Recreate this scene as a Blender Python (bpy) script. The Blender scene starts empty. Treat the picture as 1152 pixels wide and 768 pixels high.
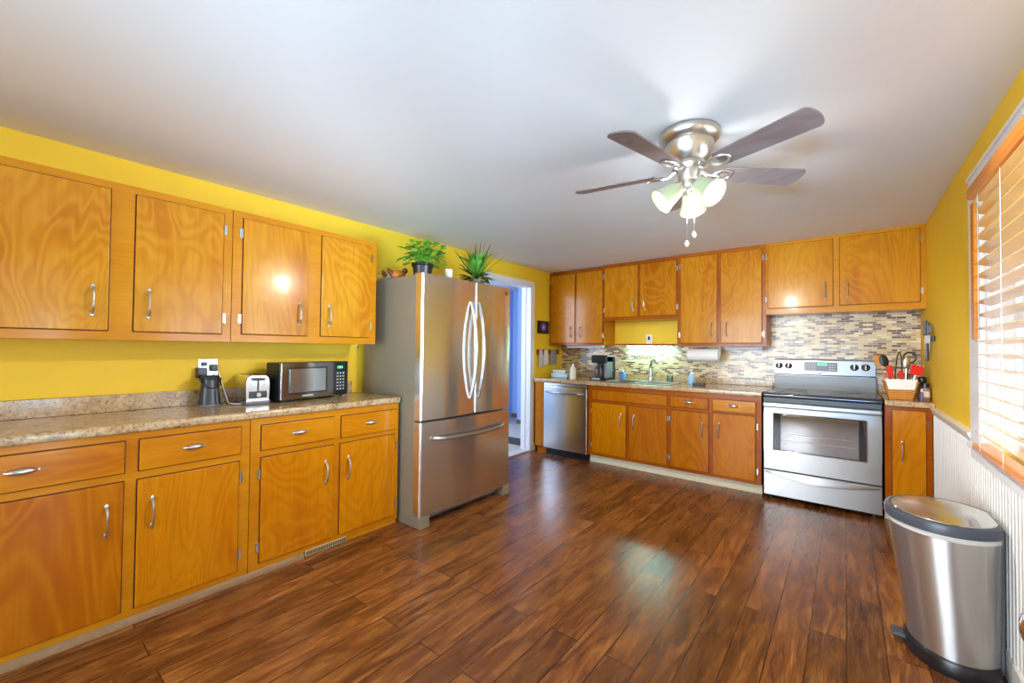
import bpy, bmesh, math, random
from math import sin, cos, pi, radians as R
from mathutils import Vector, Matrix
random.seed(7)
SC = bpy.context.scene
COL = SC.collection

# ------------------------------------------------------------------ camera
CAM_H = 1.2268
cam_d = bpy.data.cameras.new('camera'); cam = bpy.data.objects.new('camera', cam_d); COL.objects.link(cam)
yaw, pit, rol = R(38.557), R(1.041), R(0.571)
fw = Vector((-sin(yaw)*cos(pit), cos(yaw)*cos(pit), sin(pit)))
rt = Vector((cos(yaw), sin(yaw), 0)); up = rt.cross(fw)
rt, up = rt*cos(rol)+up*sin(rol), up*cos(rol)-rt*sin(rol)
M = Matrix((rt, up, -fw)).transposed().to_4x4(); M.translation = (0, 0, CAM_H)
cam.matrix_world = M
cam_d.sensor_width = 36; cam_d.lens = 470.457*36/1152; cam_d.clip_start = 0.02
SC.camera = cam
# ------------------------------------------------------------------ view, world, lights
vs = SC.view_settings
vs.view_transform = 'Standard'; vs.look = 'None'; vs.gamma = 1; vs.use_curve_mapping = False
vs.exposure = 0.33
W = bpy.data.worlds.new('sky'); SC.world = W; W.use_nodes = True
bg = W.node_tree.nodes['Background']; bg.inputs[0].default_value = (0.80, 0.90, 1.0, 1); bg.inputs[1].default_value = 2.0
SC.cycles.max_bounces = 10; SC.cycles.diffuse_bounces = 5; SC.cycles.sample_clamp_indirect = 6
SC.cycles.caustics_reflective = False; SC.cycles.caustics_refractive = False

def area(name, loc, direction, sx, sy, power, color):
    l = bpy.data.lights.new(name, 'AREA'); l.shape = 'RECTANGLE'; l.size = sx; l.size_y = sy; l.energy = power; l.color = color
    o = bpy.data.objects.new(name, l); COL.objects.link(o); o.location = loc
    o.rotation_euler = Vector(direction).to_track_quat('-Z', 'Y').to_euler(); return o
# daylight through the side window, plus added fill lights for room, ceiling and hall
area('added_near_fill', (-2.9, -5.0, 1.1), (0.3, 1, 0.03), 4.5, 3.0, 600, (0.76, 0.88, 1.0))  # added soft fill entering by the made-up window behind the camera
area('daylight_side_window', (1.7, 2.3, 1.5), (-1, 0.15, -0.1), 2.6, 1.6, 70, (0.74, 0.87, 1.0))
area('added_side_ceiling_fill', (3.8, 2.1, 0.75), (-1, 0.0, 0.22), 3.4, 1.9, 240, (0.46, 0.77, 1.0))  # added blue fill sent through the blind to lift the ceiling
area('added_door_fill', (1.8, -1.5, -0.1), (-0.72, 1.2, 0.9), 1.3, 1.1, 150, (0.42, 0.70, 1.0)).data.spread = R(75)  # added blue uplight through the made-up glass door, aimed at the ceiling
area('added_near_ceiling_fill', (0.30, -6.2, -0.15), (-0.05, 8.0, 2.55), 1.4, 0.7, 50, (0.36, 0.66, 1.0)).data.spread = R(34)  # added narrow blue beam from low behind the camera, tinting the ceiling
area('added_hall_fill', (-4.0, 2.2, 1.6), (-0.1, 1, -0.1), 1.0, 1.2, 42, (0.62, 0.76, 1.0))  # added bluish fill standing inside the hall, no window built there
FAN_W = 60.0

# ------------------------------------------------------------------ mesh helpers
class MB:
    """Collects shapes; build() links them as ONE mesh object."""
    def __init__(s): s.bm = bmesh.new()
    def _add(s, tmp, M=None):
        if M is not None: bmesh.ops.transform(tmp, matrix=M, verts=tmp.verts)
        me = bpy.data.meshes.new('t'); tmp.to_mesh(me); tmp.free(); s.bm.from_mesh(me); bpy.data.meshes.remove(me); return s
    def box(s, a, b, bev=0.0, seg=2, M=None):
        t = bmesh.new(); bmesh.ops.create_cube(t, size=1)
        c = [(a[i]+b[i])/2 for i in range(3)]; d = [abs(b[i]-a[i]) for i in range(3)]
        for v in t.verts: v.co = Vector((c[0]+v.co.x*d[0], c[1]+v.co.y*d[1], c[2]+v.co.z*d[2]))
        if bev > 0: bmesh.ops.bevel(t, geom=list(t.edges), offset=min(bev, min(d)*0.45), segments=seg, affect='EDGES', profile=0.5)
        return s._add(t, M)
    def lathe(s, prof, n=32, M=None, cap=True):
        t = bmesh.new(); rings = []
        for r, z in prof:
            if r < 1e-5: rings.append([t.verts.new((0, 0, z))])
            else: rings.append([t.verts.new((r*cos(2*pi*k/n), r*sin(2*pi*k/n), z)) for k in range(n)])
        for A, B in zip(rings, rings[1:]):
            if len(A) == 1 and len(B) == 1: continue
            for k in range(n):
                k2 = (k+1) % n
                if len(A) == 1: t.faces.new((A[0], B[k2], B[k]))
                elif len(B) == 1: t.faces.new((A[k], A[k2], B[0]))
                else: t.faces.new((A[k], A[k2], B[k2], B[k]))
        if cap:
            for rg, rev in ((rings[0], True), (rings[-1], False)):
                if len(rg) > 1: t.faces.new(rg[::-1] if rev else rg)
        bmesh.ops.recalc_face_normals(t, faces=list(t.faces))
        return s._add(t, M)
    def tube(s, pts, r, n=8, M=None, closed=False, flat=1.0):
        """Round bar through pts; r number or list; flat squashes the section's second axis."""
        t = bmesh.new(); pts = [Vector(p) for p in pts]; N = len(pts); rs = r if isinstance(r, (list, tuple)) else [r]*N
        prev = None; rings = []
        for i, p in enumerate(pts):
            if closed: tg = pts[(i+1) % N]-pts[i-1]
            else: tg = pts[min(i+1, N-1)]-pts[max(i-1, 0)]
            tg.normalize()
            if prev is None:
                a = Vector((0, 0, 1)) if abs(tg.z) < 0.9 else Vector((1, 0, 0))
                nx = tg.cross(a).normalized()
            else:
                nx = (prev - tg*prev.dot(tg))
                nx = nx.normalized() if nx.length > 1e-6 else tg.orthogonal().normalized()
            prev = nx; ny = tg.cross(nx)
            rings.append([t.verts.new(p+nx*rs[i]*cos(2*pi*k/n)+ny*rs[i]*flat*sin(2*pi*k/n)) for k in range(n)])
        for i in range(N if closed else N-1):
            A, B = rings[i], rings[(i+1) % N]
            for k in range(n): t.faces.new((A[k], A[(k+1) % n], B[(k+1) % n], B[k]))
        if not closed: t.faces.new(rings[0][::-1]); t.faces.new(rings[-1])
        bmesh.ops.recalc_face_normals(t, faces=list(t.faces))
        return s._add(t, M)
    def loft(s, sections, M=None, cap=True):
        """sections: list of equal-length closed loops of points."""
        t = bmesh.new(); rings = [[t.verts.new(p) for p in sec] for sec in sections]; n = len(rings[0])
        for A, B in zip(rings, rings[1:]):
            for k in range(n): t.faces.new((A[k], A[(k+1) % n], B[(k+1) % n], B[k]))
        if cap: t.faces.new(rings[0][::-1]); t.faces.new(rings[-1])
        bmesh.ops.recalc_face_normals(t, faces=list(t.faces))
        return s._add(t, M)
    def prism(s, poly, h0, h1, M=None, bev=0.0):
        t = bmesh.new(); A = [t.verts.new((x, y, h0)) for x, y in poly]; B = [t.verts.new((x, y, h1)) for x, y in poly]; n = len(poly)
        for k in range(n): t.faces.new((A[k], A[(k+1) % n], B[(k+1) % n], B[k]))
        t.faces.new(A[::-1]); t.faces.new(B)
        bmesh.ops.recalc_face_normals(t, faces=list(t.faces))
        if bev: bmesh.ops.bevel(t, geom=list(t.edges), offset=bev, segments=2, affect='EDGES', profile=0.5)
        return s._add(t, M)
    def ball(s, c, r, n=16, M=None):
        t = bmesh.new(); bmesh.ops.create_uvsphere(t, u_segments=n, v_segments=max(6, n//2), radius=1)
        rr = r if isinstance(r, (tuple, list)) else (r, r, r)
        for v in t.verts: v.co = Vector((c[0]+v.co.x*rr[0], c[1]+v.co.y*rr[1], c[2]+v.co.z*rr[2]))
        return s._add(t, M)
    def faces(s, verts, fs, M=None):
        t = bmesh.new(); V = [t.verts.new(v) for v in verts]
        for f in fs: t.faces.new([V[i] for i in f])
        return s._add(t, M)
    def build(s, name, mat, parent=None, smooth=True, loc=None):
        me = bpy.data.meshes.new(name); s.bm.to_mesh(me); s.bm.free()
        o = bpy.data.objects.new(name, me); COL.objects.link(o)
        for m in (mat if isinstance(mat, (list, tuple)) else [mat]): me.materials.append(m)
        if smooth:
            for p in me.polygons: p.use_smooth = True
            try: me.set_sharp_from_angle(angle=R(38))
            except Exception: pass
            wn = o.modifiers.new('weighted_normals', 'WEIGHTED_NORMAL'); wn.keep_sharp = True
        if parent is not None: o.parent = parent
        if loc: o.location = loc
        return o

def tag(o, label=None, cat=None, group=None, kind=None):
    if label: o['label'] = label
    if cat: o['category'] = cat
    if group: o['group'] = group
    if kind: o['kind'] = kind
    return o
def thing(name, label, cat, loc=(0, 0, 0), rz=0.0, group=None):
    o = bpy.data.objects.new(name, None); COL.objects.link(o); o.location = loc; o.rotation_euler = (0, 0, rz)
    o.empty_display_size = 0.1
    return tag(o, label, cat, group)
def struct(o, label=None): return tag(o, label, None, None, 'structure')
def bez(p0, p1, p2, n=10):
    p0, p1, p2 = Vector(p0), Vector(p1), Vector(p2)
    return [p0*(1-t)**2+p1*2*t*(1-t)+p2*t*t for t in [i/n for i in range(n+1)]]

# ------------------------------------------------------------------ materials
def lin(r, g, b):
    f = lambda c: (c/255/12.92) if c/255 <= 0.04045 else ((c/255+0.055)/1.055)**2.4
    return (f(r), f(g), f(b), 1)
class NT:
    def __init__(s, name):
        s.m = bpy.data.materials.new(name); s.m.use_nodes = True; s.t = s.m.node_tree; s.b = s.t.nodes['Principled BSDF']
    def n(s, typ, **kw):
        x = s.t.nodes.new(typ)
        for k, v in kw.items():
            if k in x.inputs.keys(): x.inputs[k].default_value = v
            else: setattr(x, k, v)
        return x
    def l(s, a, b): s.t.links.new(a, b)
    def mix(s, fac, a, b, mode='MIX'):
        x = s.t.nodes.new('ShaderNodeMix'); x.data_type = 'RGBA'; x.blend_type = mode
        for i, v in ((0, fac), (6, a), (7, b)):
            if hasattr(v, 'is_linked') or hasattr(v, 'links'): s.l(v, x.inputs[i])
            else: x.inputs[i].default_value = v
        return x.outputs[2]
    def ramp(s, fac, stops, interp='LINEAR'):
        x = s.t.nodes.new('ShaderNodeValToRGB'); x.color_ramp.interpolation = interp
        e = x.color_ramp.elements
        while len(e) < len(stops): e.new(0.5)
        for i, (p, c) in enumerate(stops): e[i].position = p; e[i].color = c
        s.l(fac, x.inputs[0]); return x.outputs[0]
    def coord(s, scale=(1, 1, 1), rot=(0, 0, 0), rnd=True, out='Object'):
        tc = s.n('ShaderNodeTexCoord'); v = tc.outputs[out]
        if rnd:
            oi = s.n('ShaderNodeObjectInfo'); mm = s.n('ShaderNodeVectorMath', operation='ADD')
            ml = s.n('ShaderNodeMath', operation='MULTIPLY'); s.l(oi.outputs['Random'], ml.inputs[0]); ml.inputs[1].default_value = 37.0
            s.l(v, mm.inputs[0]); s.l(ml.outputs[0], mm.inputs[1]); v = mm.outputs[0]
        mp = s.n('ShaderNodeMapping'); mp.inputs['Scale'].default_value = scale; mp.inputs['Rotation'].default_value = rot
        s.l(v, mp.inputs['Vector']); return mp.outputs[0]
    def noise(s, vec, scale, detail=3, rough=0.5, dist=0.0):
        x = s.n('ShaderNodeTexNoise'); x.inputs['Scale'].default_value = scale; x.inputs['Detail'].default_value = detail
        x.inputs['Roughness'].default_value = rough; x.inputs['Distortion'].default_value = dist; s.l(vec, x.inputs['Vector']); return x.outputs['Fac']
    def bump(s, h, strength, dist=0.01):
        x = s.n('ShaderNodeBump'); x.inputs['Strength'].default_value = strength; x.inputs['Distance'].default_value = dist
        s.l(h, x.inputs['Height']); s.l(x.outputs[0], s.b.inputs['Normal'])
def plain(name, c, rough=0.5, metal=0.0, spec=0.5, emit=None, estr=0.0, noise=0.0, nscale=30, coat=0.0):
    k = NT(name); b = k.b
    b.inputs['Base Color'].default_value = c; b.inputs['Roughness'].default_value = rough; b.inputs['Metallic'].default_value = metal
    b.inputs['Specular IOR Level'].default_value = spec; b.inputs['Coat Weight'].default_value = coat; b.inputs['Coat Roughness'].default_value = 0.1
    if emit: b.inputs['Emission Color'].default_value = emit; b.inputs['Emission Strength'].default_value = estr
    v = k.coord()
    f = k.noise(v, nscale, 3)
    if noise > 0:
        lo = tuple(x*(1-noise) for x in c[:3])+(1,); hi = tuple(min(1, x*(1+noise)) for x in c[:3])+(1,)
        k.l(k.ramp(f, [(0.3, lo), (0.7, hi)]), b.inputs['Base Color'])
    return k.m
def wood(name, dark, mid, light, axis='z', rough=0.22, figure=1.0, coat=0.12):
    """Varnished birch: swirling plywood figure plus fine grain along the axis."""
    k = NT(name); st = {'z': (1, 1, 0.28), 'x': (0.28, 1, 1), 'y': (1, 0.28, 1)}[axis]
    v = k.coord(st)
    warp = k.noise(v, 2.0, 3, 0.45, 1.1)
    w2 = k.n('ShaderNodeMath', operation='MULTIPLY'); k.l(warp, w2.inputs[0]); w2.inputs[1].default_value = 150.0
    sn = k.n('ShaderNodeMath', operation='SINE'); k.l(w2.outputs[0], sn.inputs[0])
    h = k.n('ShaderNodeMath', operation='MULTIPLY_ADD'); k.l(sn.outputs[0], h.inputs[0]); h.inputs[1].default_value = 0.5; h.inputs[2].default_value = 0.5
    broad = k.noise(k.coord(st), 3.0, 4, 0.6, 0.5)
    st2 = {'z': (70, 70, 2.2), 'x': (2.2, 70, 70), 'y': (70, 2.2, 70)}[axis]
    fine = k.noise(k.coord(st2), 1.0, 3, 0.6)
    c = k.ramp(broad, [(0.30, dark), (0.46, mid), (0.70, light)])
    c = k.mix(k.ramp(h.outputs[0], [(0.45, (0.0,)*3+(1,)), (1.0, (0.42*figure,)*3+(1,))]), c, light)
    c = k.mix(k.ramp(h.outputs[0], [(0.0, (0.26*figure,)*3+(1,)), (0.4, (0.0,)*3+(1,))]), c, dark)
    c = k.mix(k.ramp(fine, [(0.35, (0.22,)*3+(1,)), (0.65, (0,)*3+(1,))]), c, tuple(x*0.74 for x in dark[:3])+(1,))
    k.l(k.mix(1.0, c, (0.90, 0.86, 0.80, 1), 'MULTIPLY'), k.b.inputs['Base Color']); k.b.inputs['Roughness'].default_value = rough; k.b.inputs['Specular IOR Level'].default_value = 0.18
    k.b.inputs['Coat Weight'].default_value = coat; k.b.inputs['Coat Roughness'].default_value = 0.08
    k.bump(fine, 0.05, 0.004); return k.m
def steel(name, c=(0.74, 0.735, 0.72, 1), rough=0.34, axis='z', metal=1.0):
    k = NT(name); st = {'z': (500, 500, 2.5), 'x': (2.5, 500, 500), 'y': (500, 2.5, 500)}[axis]
    f = k.noise(k.coord(st), 1.0, 2, 0.6)
    k.b.inputs['Metallic'].default_value = metal
    k.l(k.ramp(f, [(0.3, tuple(x*0.98 for x in c[:3])+(1,)), (0.7, c)]), k.b.inputs['Base Color'])
    rr = k.ramp(f, [(0.3, (rough*0.95,)*3+(1,)), (0.7, (rough*1.05,)*3+(1,))]); k.l(rr, k.b.inputs['Roughness'])
    k.b.inputs['Anisotropic'].default_value = 0.85                      # sideways brushing smears reflections up and down
    tg = k.n('ShaderNodeCombineXYZ'); tg.inputs[2].default_value = 1.0; k.l(tg.outputs[0], k.b.inputs['Tangent'])
    return k.m

WD, WM_, WL = lin(188, 110, 10), lin(212, 142, 24), lin(228, 168, 46)
m_wood_v = wood('honey_birch_vertical', WD, WM_, WL, 'z')
m_wood_h = wood('honey_birch_horizontal', WD, WM_, WL, 'x', figure=0.6)
m_wood_low = wood('amber_birch_vertical', lin(190, 104, 2), lin(212, 132, 6), lin(224, 150, 16), 'z')
m_wood_lowh = wood('amber_birch_horizontal', lin(194, 110, 4), lin(216, 138, 10), lin(228, 158, 24), 'x', figure=0.5)
m_wood_back = wood('honey_birch_back', lin(184, 104, 6), lin(208, 132, 14), lin(222, 156, 30), 'z')
m_wood_brown = wood('brown_birch_vertical', lin(174, 90, 4), lin(194, 112, 8), lin(206, 130, 16), 'z', figure=1.3)
m_frame = wood('birch_face_frame', lin(200, 122, 12), lin(214, 142, 20), lin(226, 160, 34), 'x', figure=0.35)
m_frame_b = wood('red_brown_face_frame', lin(154, 72, 6), lin(174, 88, 8), lin(190, 106, 16), 'x', figure=0.3)
m_gap_shade = plain('painted_gap_shade', lin(70, 34, 8), 0.7)  # dark colour painting the shade round doors and drawer fronts
m_wall = plain('yellow_wall_paint', lin(247, 205, 44), 0.6, noise=0.02, nscale=6)
m_ceil = plain('white_ceiling_paint', lin(232, 231, 229), 0.7, noise=0.012, nscale=2)
m_white = plain('white_trim_paint', lin(236, 236, 238), 0.35, noise=0.01)
m_bead = plain('white_beadboard_paint', lin(226, 222, 216), 0.4, noise=0.015)
m_hall = plain('pale_blue_hall_paint', lin(168, 196, 244), 0.6, noise=0.01)
m_hall_floor = plain('grey_hall_floor', lin(190, 188, 186), 0.6, noise=0.15, nscale=25)
m_cream = plain('cream_toe_paint', lin(232, 226, 196), 0.5, noise=0.03)
m_steel = steel('brushed_steel_upright', axis='z', rough=0.19, metal=0.96)
m_steel_h = steel('brushed_steel_sideways', (0.43, 0.425, 0.42, 1), axis='x', rough=0.34, metal=0.92)
m_steel_g = plain('grey_painted_steel', lin(146, 140, 122), 0.45, metal=0.2, noise=0.04, nscale=200)
m_chrome = plain('polished_chrome', (0.76, 0.76, 0.77, 1), 0.10, 1.0)
m_nickel = plain('brushed_nickel', (0.66, 0.64, 0.60, 1), 0.30, 1.0, noise=0.04, nscale=80)
m_black = plain('black_plastic', (0.012, 0.012, 0.014, 1), 0.3)
m_black_m = plain('matte_black_rubber', (0.02, 0.02, 0.022, 1), 0.6)
m_black_gl = plain('black_glass', (0.012, 0.012, 0.016, 1), 0.05, spec=0.8)
m_grey_p = plain('grey_plastic', lin(120, 124, 132), 0.45)
m_white_p = plain('white_plastic', lin(240, 240, 238), 0.35)
m_paper = plain('white_paper', lin(245, 243, 238), 0.8, noise=0.02, nscale=60)
m_red = plain('red_silicone', lin(226, 40, 22), 0.4)
m_green_led = plain('green_display', (0.02, 0.2, 0.05, 1), 0.4, emit=(0.1, 1.0, 0.35, 1), estr=1.3)
m_mark = plain('pale_button_print', lin(190, 195, 200), 0.5)

def granite():
    k = NT('speckled_granite'); v = k.coord(rnd=False)
    a = k.noise(v, 55, 4, 0.75); b_ = k.noise(v, 14, 3, 0.6, 0.8); c_ = k.noise(v, 120, 2, 0.7)
    base = k.ramp(b_, [(0.32, lin(140, 104, 74)), (0.47, lin(192, 158, 112)), (0.6, lin(214, 188, 144)), (0.74, lin(170, 150, 130))])
    sp = k.ramp(a, [(0.36, lin(66, 44, 34)), (0.45, lin(178, 142, 104)), (0.56, lin(216, 192, 152)), (0.66, lin(146, 112, 88))])
    col = k.mix(0.55, base, sp)
    col = k.mix(k.ramp(c_, [(0.60, (0, 0, 0, 1)), (0.68, (0.75,)*3+(1,))]), col, lin(92, 66, 56))
    k.l(col, k.b.inputs['Base Color']); k.b.inputs['Roughness'].default_value = 0.16; k.b.inputs['Specular IOR Level'].default_value = 0.55
    return k.m
m_granite = granite()

def mosaic():
    k = NT('glass_mosaic_tile'); tc = k.n('ShaderNodeTexCoord'); sx = k.n('ShaderNodeSeparateXYZ'); k.l(tc.outputs['Object'], sx.inputs[0])
    cx = k.n('ShaderNodeCombineXYZ'); k.l(sx.outputs['X'], cx.inputs[0]); k.l(sx.outputs['Z'], cx.inputs[1])
    br = k.n('ShaderNodeTexBrick'); k.l(cx.outputs[0], br.inputs['Vector'])
    br.offset = 0.5; br.squash = 1.0
    for nm, val in (('Scale', 1.0), ('Mortar Size', 0.0016), ('Mortar Smooth', 0.1), ('Bias', 0.0), ('Brick Width', 0.062), ('Row Height', 0.0185)): br.inputs[nm].default_value = val
    br.inputs['Color1'].default_value = (0, 0, 0, 1); br.inputs['Color2'].default_value = (1, 1, 1, 1); br.inputs['Mortar'].default_value = (0.5,)*3+(1,)
    col = k.ramp(br.outputs['Color'], [(0.0, lin(124, 90, 66)), (0.16, lin(226, 196, 146)), (0.36, lin(190, 158, 118)), (0.5, lin(238, 220, 178)), (0.66, lin(164, 142, 128)), (0.78, lin(218, 190, 140)), (0.92, lin(100, 76, 66))], 'CONSTANT')
    col = k.mix(br.outputs['Fac'], col, lin(226, 214, 186))
    k.l(col, k.b.inputs['Base Color']); k.b.inputs['Roughness'].default_value = 0.18
    inv = k.n('ShaderNodeMath', operation='SUBTRACT'); inv.inputs[0].default_value = 1.0; k.l(br.outputs['Fac'], inv.inputs[1])
    k.bump(inv.outputs[0], 0.4, 0.002); return k.m
m_tile = mosaic()

def planks():
    k = NT('hand_scraped_plank_floor'); v = k.coord(rot=(0, 0, R(90)), rnd=False)
    br = k.n('ShaderNodeTexBrick'); k.l(v, br.inputs['Vector']); br.offset = 0.37; br.offset_frequency = 2
    for nm, val in (('Scale', 1.0), ('Mortar Size', 0.0026), ('Mortar Smooth', 0.2), ('Bias', 0.0), ('Brick Width', 1.15), ('Row Height', 0.127)): br.inputs[nm].default_value = val
    br.inputs['Color1'].default_value = (0, 0, 0, 1); br.inputs['Color2'].default_value = (1, 1, 1, 1); br.inputs['Mortar'].default_value = (0.5,)*3+(1,)
    ml = k.n('ShaderNodeVectorMath', operation='MULTIPLY'); k.l(br.outputs['Color'], ml.inputs[0]); ml.inputs[1].default_value = (9, 9, 9)
    av = k.n('ShaderNodeVectorMath', operation='ADD'); k.l(v, av.inputs[0]); k.l(ml.outputs[0], av.inputs[1])
    def mp(sc):
        m = k.n('ShaderNodeMapping'); m.inputs['Scale'].default_value = sc; k.l(av.outputs[0], m.inputs['Vector']); return m.outputs[0]
    g1 = k.noise(mp((1.1, 6, 1)), 2.4, 5, 0.66, 1.6); g2 = k.noise(mp((5, 110, 1)), 2.0, 4, 0.65, 0.3)
    col = k.ramp(g1, [(0.28, lin(76, 38, 18)), (0.42, lin(122, 70, 32)), (0.55, lin(156, 97, 45)), (0.72, lin(192, 132, 70))])
    col = k.mix(k.ramp(g2, [(0.34, (0.65,)*3+(1,)), (0.62, (0,)*3+(1,))]), col, lin(62, 28, 15))
    tint = k.ramp(br.outputs['Color'], [(0, (0.60, 0.58, 0.56, 1)), (0.5, (0.92, 0.90, 0.88, 1)), (1, (1.2, 1.19, 1.16, 1))])
    col = k.mix(1.0, col, tint, 'MULTIPLY')
    col = k.mix(br.outputs['Fac'], col, lin(54, 26, 16))
    k.l(col, k.b.inputs['Base Color'])
    k.l(k.ramp(g2, [(0.3, (0.34,)*3+(1,)), (0.7, (0.22,)*3+(1,))]), k.b.inputs['Roughness'])
    h = k.mix(br.outputs['Fac'], g1, (0, 0, 0, 1)); k.bump(h, 0.12, 0.004); return k.m
m_floor = planks()

def fan_blade_mat():
    return wood('grey_walnut_blade', lin(104, 90, 90), lin(136, 122, 124), lin(164, 154, 158), 'x', 0.35, 0.4, coat=0.1)
m_blade = fan_blade_mat()
def slat_mat():
    return wood('oak_blind_slat', lin(216, 164, 92), lin(230, 186, 116), lin(240, 202, 140), 'y', 0.22, 0.3, coat=0.4)
m_slat = slat_mat()
m_valance = wood('oak_valance', lin(200, 108, 20), lin(222, 134, 34), lin(234, 152, 50), 'y', 0.25, 0.3)
def glass_mat(name='clear_window_glass', tint=(1, 1, 1, 1), gloss=0.08):
    k = NT(name); t = k.t; t.nodes.remove(k.b)
    tr = t.nodes.new('ShaderNodeBsdfTransparent'); tr.inputs[0].default_value = tint
    gl = t.nodes.new('ShaderNodeBsdfGlossy'); gl.inputs['Roughness'].default_value = 0.02
    fr = t.nodes.new('ShaderNodeLayerWeight'); fr.inputs[0].default_value = 0.25
    mx = t.nodes.new('ShaderNodeMixShader'); t.links.new(fr.outputs['Fresnel'], mx.inputs[0]); t.links.new(tr.outputs[0], mx.inputs[1]); t.links.new(gl.outputs[0], mx.inputs[2])
    t.links.new(mx.outputs[0], t.nodes['Material Output'].inputs[0]); return k.m
m_glass = glass_mat()
m_bottle_glass = glass_mat('pale_blue_glass', (0.80, 0.92, 0.95, 1))
def shade_mat():
    k = NT('frosted_lamp_shade'); b = k.b
    b.inputs['Base Color'].default_value = lin(150, 158, 120); b.inputs['Roughness'].default_value = 0.4
    b.inputs['Emission Color'].default_value = (0.92, 1.0, 0.72, 1); b.inputs['Emission Strength'].default_value = 0.2
    return k.m
m_shade = shade_mat()
m_bulb = plain('lit_lamp_bulb', (1, 1, 1, 1), 0.5, emit=(1, 0.98, 0.92, 1), estr=6)
m_tube = plain('lit_fluorescent_tube', (1, 1, 1, 1), 0.5, emit=(0.42, 1.0, 0.90, 1), estr=75)
m_leaf = plain('green_leaf', lin(112, 176, 56), 0.4, noise=0.35, nscale=14)
m_leaf_l = plain('yellow_green_leaf', lin(150, 190, 60), 0.4, noise=0.25, nscale=14)
m_leaf_d = plain('dark_green_leaf', lin(40, 96, 44), 0.4, noise=0.3, nscale=14)
m_wicker = None
def wicker():
    k = NT('woven_wicker'); v = k.coord((1, 1, 1), rnd=False); ck = k.n('ShaderNodeTexWave', wave_type='BANDS', bands_direction='Z'); ck.inputs['Scale'].default_value = 24; ck.inputs['Distortion'].default_value = 3; ck.inputs['Detail'].default_value = 2
    k.l(v, ck.inputs['Vector'])
    k.l(k.ramp(ck.outputs['Fac'], [(0.1, lin(150, 78, 14)), (0.5, lin(222, 138, 36)), (0.9, lin(244, 172, 66))]), k.b.inputs['Base Color'])
    k.b.inputs['Roughness'].default_value = 0.5; k.bump(ck.outputs['Fac'], 0.5, 0.004); return k.m
m_wicker = wicker()

# ------------------------------------------------------------------ room shell
XW, YW, XR, ZC = -2.985, 4.828, 0.490, 2.230
YN = -1.60                                   # wall behind the camera
DY0, DY1, DZ = 3.322, 4.100, 1.985            # doorway in the left wall
WT = 0.125
WY0, WY1, WZ0, WZ1 = 1.15, 2.76, 0.805, 1.945   # right window opening

MB().box((XW-WT, YN-0.1, -0.1), (XR+0.1, YW+0.1, 0)).build('floor', m_floor); struct(bpy.data.objects['floor'])
# ceiling: slightly sagging drywall that bends down towards the left wall at a crease
cs = [(XR+0.12, ZC), (-1.0, ZC), (-1.68, ZC-0.001), (-1.74, ZC-0.004), (-2.3, ZC-0.012), (XW-WT, ZC-0.020)]
c = MB()
for y0, y1 in ((YN-0.1, YW+0.1),):
    c.loft([[(x, y, z) for x, z in cs]+[(x, y, ZC+0.1) for x, z in cs[::-1]] for y in (y0, y1)])
struct(c.build('ceiling', m_ceil))
w = MB()
w.box((XW-WT, YN-0.1, 0), (XW, DY0, ZC)); w.box((XW-WT, DY1, 0), (XW, YW+0.1, ZC)); w.box((XW-WT, DY0, DZ), (XW, DY1, ZC))
struct(w.build('wall_left', m_wall, smooth=False))
struct(MB().box((XW-WT, YW, 0), (XR+0.12, YW+0.1, ZC)).build('wall_back', m_wall, smooth=False))
w = MB()
w.box((XR, YN-0.1, 0), (XR+0.12, -1.15, ZC)); w.box((XR, 0.55, 0), (XR+0.12, WY0, ZC)); w.box((XR, -1.15, 2.03), (XR+0.12, 0.55, ZC)); w.box((XR, WY1, 0), (XR+0.12, YW, ZC)); w.box((XR, WY0, 0), (XR+0.12, WY1, WZ0)); w.box((XR, WY0, WZ1), (XR+0.12, WY1, ZC))
struct(w.build('wall_right', m_wall, smooth=False))
w = MB(); NX0, NX1, NZ0, NZ1 = -2.4, 0.40, 0.25, 2.05
w.box((XW, YN-0.1, 0), (NX0, YN, ZC)); w.box((NX1, YN-0.1, 0), (XR, YN, ZC)); w.box((NX0, YN-0.1, 0), (NX1, YN, NZ0)); w.box((NX0, YN-0.1, NZ1), (NX1, YN, ZC))
struct(w.build('wall_near', m_wall, smooth=False))
w = MB()
w.box((NX0, YN-0.08, NZ0), (NX0+0.06, YN-0.02, NZ1)); w.box((NX1-0.06, YN-0.08, NZ0), (NX1, YN-0.02, NZ1)); w.box((NX0+.06, YN-0.079, NZ0), (NX1-.06, YN-0.021, NZ0+0.06)); w.box((NX0+.06, YN-0.079, NZ1-0.06), (NX1-.06, YN-0.021, NZ1)); w.box((-1.03, YN-0.078, NZ0+.06), (-0.97, YN-0.022, NZ1-.06))
added_win = struct(w.build('added_window', m_white, smooth=False))  # made-up window, added to let fill in from behind the camera
w = MB()
for a, b in ((-1.15, -1.08), (-0.335, -0.265), (0.48, 0.55)): w.box((XR+0.03, a, 0), (XR+0.09, b, 2.03))
w.box((XR+0.031, -1.08, 0), (XR+0.089, -0.335, 0.09)); w.box((XR+0.031, -1.08, 1.95), (XR+0.089, -0.335, 2.03)); w.box((XR+0.031, -0.265, 0), (XR+0.089, 0.48, 0.09)); w.box((XR+0.031, -0.265, 1.95), (XR+0.089, 0.48, 2.03))
added_door = struct(w.build('added_glass_door', m_white, smooth=False))  # made-up glass door, added to let blue fill in from the side
MB().box((XR+0.055, -1.09, 0.08), (XR+0.06, 0.49, 1.96)).build('pane', m_glass, added_door, smooth=False)
MB().box((NX0+.06, YN-.055, NZ0+.06), (NX1-.06, YN-.045, NZ1-.06)).build('pane', m_glass, added_win, smooth=False)

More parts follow.
